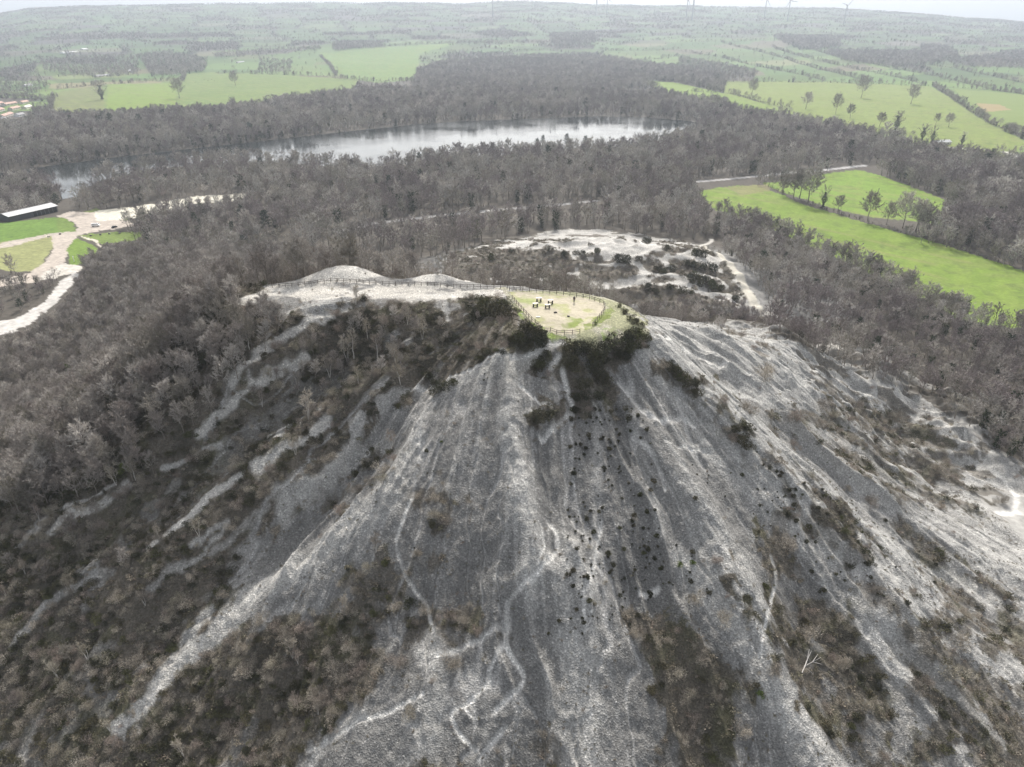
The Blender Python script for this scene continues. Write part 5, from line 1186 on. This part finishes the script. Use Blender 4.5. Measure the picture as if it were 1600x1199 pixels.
# the walker on the summit
def skin_mesh(name, V, E, Rr, m, parent, sub=1):
    me = bpy.data.meshes.new(name); me.from_pydata([tuple(v) for v in V], E, []); o = bpy.data.objects.new(name, me); COL.objects.link(o); o.parent = parent
    md = o.modifiers.new("skin", 'SKIN'); md.use_smooth_shade = True
    for i, r in enumerate(Rr): me.skin_vertices[0].data[i].radius = (r, r) if not isinstance(r, tuple) else r
    me.skin_vertices[0].data[0].use_root = True
    s = o.modifiers.new("sub", 'SUBSURF'); s.levels = sub; s.render_levels = sub
    me.materials.append(m); return o
def person():
    p = ground_at(897, 473.5); o = empty("person", tuple(p), R(160), "person in dark clothes standing alone on the summit clearing", "person")
    sk = flat_mat("skin", (0.45, 0.30, 0.23), 0.6, 0.05); jk = flat_mat("dark_jacket", (0.035, 0.035, 0.045)); tr = flat_mat("dark_trousers", (0.05, 0.05, 0.06)); hr = flat_mat("dark_hair", (0.03, 0.022, 0.018)); sh = flat_mat("dark_shoes", (0.03, 0.03, 0.03))
    V = [(0, 0, .95), (0, .01, 1.15), (0, .01, 1.38), (0, 0, 1.50), (0, -.01, 1.56), (0, -.015, 1.64), (0, -.01, 1.73), (0, -.115, 1.635)]; Rr = [(.15, .10), (.14, .10), (.17, .11), (.06, .06), (.065, .075), (.075, .095), (.06, .075), .014]
    E = [(0, 1), (1, 2), (2, 3), (3, 4), (4, 5), (5, 6), (5, 7)]
    for s in (-1, 1):
        n = len(V); V += [(s * .19, .01, 1.41), (s * .23, .02, 1.14), (s * .235, -.03, .90), (s * .235, -.045, .84)]; Rr += [.055, .043, .033, (.02, .038)]; E += [(2, n), (n, n + 1), (n + 1, n + 2), (n + 2, n + 3)]
        h = n + 3
        for k, (dy, L) in enumerate(((-.03, .065), (-.01, .08), (.01, .075), (.03, .06))):
            m_ = len(V); V += [(s * .237, -.05 + dy, .80), (s * .228, -.055 + dy, .80 - L)]; Rr += [.010, .008]; E += [(h, m_), (m_, m_ + 1)]
        m_ = len(V); V += [(s * .222, -.09, .83), (s * .212, -.10, .79)]; Rr += [.011, .009]; E += [(h, m_), (m_, m_ + 1)]
        n = len(V); V += [(s * .10, 0, .88), (s * .115, -.01, .49), (s * .12, .02, .09), (s * .125, -.12, .04)]; Rr += [.085, .058, .04, (.04, .03)]; E += [(0, n), (n, n + 1), (n + 1, n + 2), (n + 2, n + 3)]
    skin_mesh("body", V, E, Rr, sk, o)
    V = [(0, .0, .93), (0, .01, 1.15), (0, .01, 1.38), (0, 0, 1.47)]; Rr = [(.185, .135), (.175, .13), (.20, .135), (.085, .085)]; E = [(0, 1), (1, 2), (2, 3)]
    for s in (-1, 1):
        n = len(V); V += [(s * .19, .01, 1.41), (s * .23, .02, 1.14), (s * .235, -.03, .91)]; Rr += [.078, .064, .052]; E += [(2, n), (n, n + 1), (n + 1, n + 2)]
    skin_mesh("jacket", V, E, Rr, jk, o)
    V = [(0, 0, .96)]; Rr = [(.165, .12)]; E = []
    for s in (-1, 1):
        n = len(V); V += [(s * .10, 0, .86), (s * .115, -.01, .49), (s * .12, .02, .12)]; Rr += [.105, .076, .062]; E += [(0, n), (n, n + 1), (n + 1, n + 2)]
    skin_mesh("trousers", V, E, Rr, tr, o)
    skin_mesh("hair", [(0, .02, 1.60), (0, .03, 1.68), (0, 0, 1.755), (0, -.05, 1.745)], [(0, 1), (1, 2), (2, 3)], [(.075, .06), (.09, .08), (.085, .075), (.06, .04)], hr, o)
    for s in (-1, 1): skin_mesh("shoe", [(s * .12, .05, .05), (s * .123, -.05, .045), (s * .127, -.16, .035)], [(0, 1), (1, 2)], [.052, .05, .038], sh, o)
person()
# vehicles
def car(px, py, rz, paint, label, L=4.2, W=1.75, H=1.45, van=False, rmin=300):
    p = ground_at(px, py, rmin); o = empty("parked_van" if van else "parked_car", tuple(p), rz, label, "van" if van else "car")
    bm = bmesh.new()
    prof_ = [(-.5, .22), (-.5, .62), (-.47, .98), (.30, 1.0), (.40, .62), (.5, .5), (.5, .22)] if van else [(-.5, .25), (-.5, .60), (-.47, .66), (-.36, .70), (-.22, .98), (.10, 1.0), (.26, .68), (.46, .58), (.5, .48), (.5, .25)]
    a = [bm.verts.new((x * L, -W / 2 * (0.86 if z > .75 else 1), z * H)) for x, z in prof_]; c = [bm.verts.new((x * L, W / 2 * (0.86 if z > .75 else 1), z * H)) for x, z in prof_]
    bm.faces.new(a[::-1]); bm.faces.new(c)
    for i in range(len(a)): j = (i + 1) % len(a); bm.faces.new((a[i], a[j], c[j], c[i]))
    bmesh.ops.recalc_face_normals(bm, faces=bm.faces[:]); bmesh.ops.bevel(bm, geom=bm.edges[:], offset=0.05, segments=2, affect='EDGES')
    me = bpy.data.meshes.new("body"); bm.to_mesh(me); bm.free(); me.materials.append(paint); link_part("body", me, o)
    w_ = MB()
    if van: w_.box((.36 * L, 0, .80 * H), (.02, W * .74, .26 * H), Matrix.Rotation(-0.32, 3, 'Y')); w_.box((.20 * L, W * .455, .80 * H), (.14 * L, .03, .20 * H)); w_.box((.20 * L, -W * .455, .80 * H), (.14 * L, .03, .20 * H)); w_.box((-.12 * L, -W * .46, .80 * H), (.38 * L, .03, .20 * H)); w_.box((-.12 * L, W * .46, .80 * H), (.38 * L, .03, .20 * H))
    else:
        w_.box((.185 * L, 0, .84 * H), (.03, W * .76, .30 * H), Matrix.Rotation(-0.95, 3, 'Y')); w_.box((-.30 * L, 0, .84 * H), (.03, W * .74, .30 * H), Matrix.Rotation(1.0, 3, 'Y'))
        for s in (-1, 1): w_.box((-.06 * L, s * W * .458, .83 * H), (.30 * L, .03, .20 * H))
    part("windows", w_, M_GLASS, o)
    t = MB(); t.tube([(0, -.1, 0), (0, .1, 0)], [.32, .32], 14); me_w = t.mesh("wheel", M_TYRE)
    for sx in (-.31, .31):
        for s in (-1, 1): link_part("wheel", me_w, o, (sx * L, s * (W / 2 - .09), .32))
    for s in (-1, 1):
        q = MB(); q.box((.495 * L, s * W * .36, .42 * H), (.05, .3, .14)); part("headlight", q, M_ROOFMETAL, o)
car(150, 354, R(10), M_WHITE, "white van with dark windows parked by the pale strip of the car park", 5.6, 2.0, 2.3, True)
car(179, 356, R(70), M_CARDARK, "small dark car parked on the car park right of the white van")
car(731, 333, R(22), M_WHITE, "white car on the road through the wood between heap and lake")
# buildings
def gable(name, pa, pb, depth, wall_h, roof_h, mw, mr, label, cat, rmin=300, over=0.5, openings=0, chimney=False, win=True):
    A = ground_at(*pa, rmin); B = ground_at(*pb, rmin); v = B[:2] - A[:2]; L = float(np.hypot(*v)); rz = math.atan2(v[1], v[0])
    o = empty(name, (A[0], A[1], min(A[2], B[2])), rz, label, cat)
    w_ = MB(); D = depth
    vs = [(0, 0, -1), (L, 0, -1), (L, D, -1), (0, D, -1), (0, 0, wall_h), (L, 0, wall_h), (L, D, wall_h), (0, D, wall_h), (0, D / 2, wall_h + roof_h - .1), (L, D / 2, wall_h + roof_h - .1)]
    w_.add(vs, [(0, 1, 5, 4), (2, 3, 7, 6), (1, 2, 6, 9, 5), (3, 0, 4, 8, 7)]); part("wall", w_, mw, o)
    r = MB(); e = over; k = roof_h / (D / 2); z0 = wall_h - e * k
    for s in (0, 1):
        y0, y1 = (-e, D / 2) if s == 0 else (D + e, D / 2)
        r.add([(-e, y0, z0), (L + e, y0, z0), (L + e, y1, wall_h + roof_h), (-e, y1, wall_h + roof_h), (-e, y0, z0 + .18), (L + e, y0, z0 + .18), (L + e, y1, wall_h + roof_h + .18), (-e, y1, wall_h + roof_h + .18)], [(0, 1, 2, 3), (7, 6, 5, 4), (0, 4, 5, 1), (0, 3, 7, 4), (1, 5, 6, 2)])
    ro = part("roof", r, mr, o)
    if chimney: q = MB(); q.box((L * .8, D / 2, wall_h + roof_h + .5), (.7, .7, 1.4)); q.box((L * .8, D / 2, wall_h + roof_h + 1.25), (.85, .85, .12)); part("chimney", q, M_RENDER, ro)
    if openings:
        for i in range(openings):
            q = MB(); q.box((L * (0.48 + 0.5 * (i + .5) / openings), -.04, wall_h * .48), (L * .5 / openings * .82, .06, wall_h * .8)); part("bay_opening", q, M_GLASS, o)
    elif win:
        q = MB(); q.box((L * .5, -.04, 1.05), (1.0, .08, 2.1)); part("door", q, M_DARKWOOD, o)
        for f in (.2, .78):
            q = MB(); q.box((L * f, -.04, 1.55), (1.2, .08, 1.2)); part("window", q, M_GLASS, o)
    return o
gable("long_shed", (16, 347), (91, 331), 13, 4.6, 1.6, M_SHEDWALL, M_ROOFMETAL, "long dark-walled shed with pale roof beside the green lawn at left", "shed", openings=6, over=0.8)
_sh = bpy.data.objects['long_shed']; _rf = next(c for c in _sh.children if c.name.startswith('roof'))
for _k in range(7):
    q = MB(); q.box((3.5 + _k * 5.2, 4.2, 5.78), (1.1, 3.6, 0.06), Matrix.Rotation(math.atan2(1.6, 6.5), 3, 'X')); part('skylight', q, M_SHEDWALL, _rf)
q = MB(); q.box((18, 6.5, 6.42), (37, 0.7, 0.12)); part('ridge_cap', q, M_SLATE, _rf)
gable("farmhouse", (1463, 227), (1486, 226), 9, 3.0, 2.2, M_RENDER, M_ROOFMETAL, "farmhouse with pale grey roof among trees below the large right pasture", "house", 500)
HS = [((10, 166), (28, 163), M_TILE, "pink-tiled house at the left edge, upper and largest of the village roofs"), ((20, 173), (33, 170), M_TILE, "pink-tiled house at the left edge, right of the village group"), ((7, 184), (22, 180), M_TILE, "pink-tiled house at the left edge, nearest the lake wood"), ((-4, 176), (8, 173), M_TILE, "pink-tiled house at the left edge, cut by the frame"), ((42, 171), (51, 168), M_RENDER, "small pale flat-looking house right of the pink village roofs"), ((0, 190), (11, 188), M_SLATE, "dark-roofed house at the left edge below the pink roofs")]
for pa, pb, mr, lb in HS: gable("village_house", pa, pb, 8, 3.2, 2.2, M_RENDER, mr, lb, "house", 500, chimney=True)
HS2 = [((30, 183), (40, 181), M_SLATE, M_WHITE, "white-walled dark-roofed house below the pink village roofs"), ((-2, 165), (7, 163), M_TILE, M_RENDER, "pink-roofed house at the very left edge, behind the others"), ((36, 163), (46, 161), M_TILE, M_RENDER, "pink-roofed house at the upper right of the village group")]
for pa, pb, mr, mw, lb in HS2: gable("village_house", pa, pb, 8, 3.2, 2.2, mw, mr, lb, "house", 500, chimney=True)
gable("village_house", (151, 121), (172, 118), 9, 3.0, 3.0, M_RENDER, M_SLATE, "slate-roofed house above the left green fields", "house", 500, chimney=True)
gable("village_house", (40, 136), (52, 134), 9, 3.2, 2.4, M_WHITE, M_SLATE, "white-walled house left of the upper green fields", "house", 500)
gable("village_house", (196, 113), (208, 112), 9, 3.0, 2.4, M_RENDER, M_SLATE, "grey house beside the dark trees above the left green fields", "house", 500)
gable("village_house", (372, 99), (382, 97), 8, 3.0, 2.2, M_WHITE, M_SLATE, "white house behind the small green fields beyond the lake", "house", 500)
gable("farm_shed", (99, 84), (126, 80), 14, 4, 2, M_WHITE, M_ROOFMETAL, "long white farm shed far off at upper left", "shed", 800, win=False); gable("farm_shed", (130, 78.5), (138, 77.5), 14, 4, 2, M_WHITE, M_ROOFMETAL, "short white farm shed right of the long one at upper left", "shed", 800, win=False)
# cattle
def cow(px, py, rz, label):
    p = ground_at(px, py, 500); o = empty("cow", tuple(p), rz, label, "cow", "cattle in the green field beyond the lake")
    V = [(-.75, 0, 1.15), (0, 0, 1.1), (.7, 0, 1.2), (1.05, 0, 1.38), (1.3, 0, 1.3), (1.55, 0, 1.15), (-.95, 0, 1.1), (-1.0, 0, .6)]; Rr = [.33, .38, .34, .2, .17, .1, .06, .03]; E = [(1, 0), (1, 2), (2, 3), (3, 4), (4, 5), (0, 6), (6, 7)]
    for s in (-1, 1):
        n = len(V); V += [(.62, s * .2, .75), (.64, s * .2, .4), (.62, s * .2, .03), (-.68, s * .2, .78), (-.80, s * .2, .42), (-.76, s * .2, .03), (1.25, s * .2, 1.42)]; Rr += [.12, .075, .07, .15, .075, .07, .04]
        E += [(2, n), (n, n + 1), (n + 1, n + 2), (0, n + 3), (n + 3, n + 4), (n + 4, n + 5), (4, n + 6)]
    V = [V[1], V[0]] + V[2:]; Rr = [Rr[1], Rr[0]] + Rr[2:]; sw = {0: 1, 1: 0}; E = [(sw.get(a, a), sw.get(c, c)) for a, c in E]
    skin_mesh("body", V, E, Rr, M_COW, o)
for px, py, rz, lb in ((305, 129.5, .3, "dark cow standing apart, leftmost in the green field"), (319, 125.5, 2.8, "dark cow, left of the close group in the green field"), (325, 127, .2, "dark cow, lower left of the close group in the field"), (331, 125, 3.0, "dark cow, upper right of the close group in the field"), (335, 127, .5, "dark cow, lower right of the close group in the field")): cow(px, py, rz, lb)
# wind turbines on the skyline
def turbine(px, base, hub, phase, yaw, label):
    p = ground_at(px, base, 1500); d = math.hypot(p[0], p[1]); H = (base - hub) * d / FPX * 0.95; Rb = H * 0.46
    o = empty("wind_turbine", tuple(p), yaw, label, "wind turbine", "wind turbines on the skyline")
    t = MB(); t.tube([(0, 0, -3), (0, 0, H * .5), (0, 0, H)], [H * .034, H * .028, H * .021], 12); part("tower", t, M_TURB, o)
    q = MB(); q.box((0, H * .02, H * 1.012), (H * .035, H * .11, H * .036)); nz = part("nacelle", q, M_TURB, o)
    q = MB(); q.tube([(0, -H * .035, 0), (0, -H * .06, 0), (0, -H * .075, 0)], [H * .02, H * .017, H * .004], 10); h = part("hub", q, M_TURB, o); h.location = (0, 0, H * 1.012)
    bl = MB(); bl.add([(-H * .012, -.4, 0), (H * .012, -.4, 0), (H * .034, 0, Rb * .2), (H * .009, 0, Rb), (-H * .008, 0, Rb), (-H * .008, 0, Rb * .2), (-H * .008, .6, 0), (H * .008, .6, 0), (H * .015, .5, Rb * .2), (-H * .006, .5, Rb * .2)], [(0, 1, 2, 5), (5, 2, 3, 4), (7, 6, 9, 8), (8, 9, 4, 3), (0, 5, 9, 6), (5, 4, 9), (1, 7, 8, 2), (2, 8, 3)])
    me = bl.mesh("blade", M_TURB)
    for k in range(3): link_part("blade", me, o, (0, -H * .05, H * 1.012), (0, phase + k * 2 * math.pi / 3, 0))
for px, ba, hu, ph, yw, lb in ((770, 27, -2, .3, .2, "wind turbine far left on the skyline, standing alone above the lake"), (931, 25, 2, .9, .3, "wind turbine left of centre pair, taller of two"), (948, 23, 3, .1, .3, "wind turbine right of centre pair, fainter of two"), (1072, 29, 5, .6, .3, "wind turbine, fainter left one of the pair right of centre"), (1081, 32, 2, 1.0, .2, "wind turbine, larger right one of the pair right of centre"), (1194, 29, 6, .4, .3, "wind turbine standing third from the right on the skyline"), (1230, 34, 9, 1.7, .25, "wind turbine second from the right, largest on the skyline"), (1318, 39, 16.5, .8, .3, "wind turbine farthest right on the skyline")): turbine(px, ba, hu, ph, yw, lb)
# fallen pale birch on the dark lower right slope
def fallen():
    p = ground_at(1253, 1052); o = empty("fallen_tree", tuple(p), 0, "fallen pale dead tree lying forked on the dark lower right slope", "dead tree")
    def pt(px, py, up): q = ground_at(px, py); return (q[0] - p[0], q[1] - p[1], q[2] - p[2] + up)
    t = MB(); t.tube([pt(1253, 1052, .1), pt(1256, 1046, .5), pt(1260, 1036, .8), pt(1263, 1020, .9)], [.10, .09, .07, .03], 6); part("trunk", t, M_BIRCHBARK, o)
    for ps in ([(1257, 1044, .5), (1268, 1040, .9), (1281, 1034, 1.1)], [(1268, 1040, .9), (1276, 1030, 1.3)], [(1260, 1036, .8), (1266, 1024, 1.2)], [(1268, 1040, .9), (1284, 1042, .6)], [(1260, 1048, .5), (1270, 1056, .4)]):
        t = MB(); t.tube([pt(*a) for a in ps], list(np.linspace(.07, .02, len(ps))), 5); part("branch", t, M_BIRCHBARK, o)
fallen()
def post_sign(px, py, h, label):
    p = ground_at(px, py, 330); o = empty("marker_post", tuple(p), 0, label, "post"); t = MB(); t.tube([(0, 0, -.2), (0, 0, h)], [.22, .2], 8); t.box((0, 0, h + .1), (.6, .5, .2)); part("post", t, M_WHITE, o)
post_sign(116, 409, 3.2, "white marker post on the triangular lawn below the car park")
def sign(px, py):
    p = ground_at(px, py, 330); o = empty("notice_board", tuple(p), .5, "small pale notice board at the corner of the big lawn", "sign")
    t = MB(); t.tube([(-.6, 0, -.2), (-.6, 0, 1.6)], [.07, .07], 6); part("post", t, M_WOOD, o); t = MB(); t.tube([(.6, 0, -.2), (.6, 0, 1.6)], [.07, .07], 6); part("post", t, M_WOOD, o)
    t = MB(); t.box((0, -.1, 1.4), (1.7, .08, 1.1)); part("board", t, M_TABLETOP, o)
sign(77, 373)
# ------------------------------------------------------------------ haze
def haze():
    bm = bmesh.new(); bmesh.ops.create_cube(bm, size=1.0)
    zlo, zhi = float(GZ.min()) - 1.5, float(GZ.max()) + 190
    for v in bm.verts: v.co = (v.co.x * 26000, v.co.y * 26000, zlo if v.co.z < 0 else zhi)
    me = bpy.data.meshes.new("haze"); bm.to_mesh(me); bm.free()
    m = bpy.data.materials.new("haze"); m.use_nodes = True; n = m.node_tree; n.nodes.clear()
    o = n.nodes.new("ShaderNodeOutputMaterial"); v = n.nodes.new("ShaderNodeVolumePrincipled")
    v.inputs["Color"].default_value = (0.80, 0.89, 1.0, 1); v.inputs["Density"].default_value = 1.3e-4; v.inputs["Anisotropy"].default_value = 0.2
    n.links.new(v.outputs[0], o.inputs["Volume"])
    me.materials.append(m)
    ob = bpy.data.objects.new("haze", me); COL.objects.link(ob); ob["kind"] = "stuff"
haze()
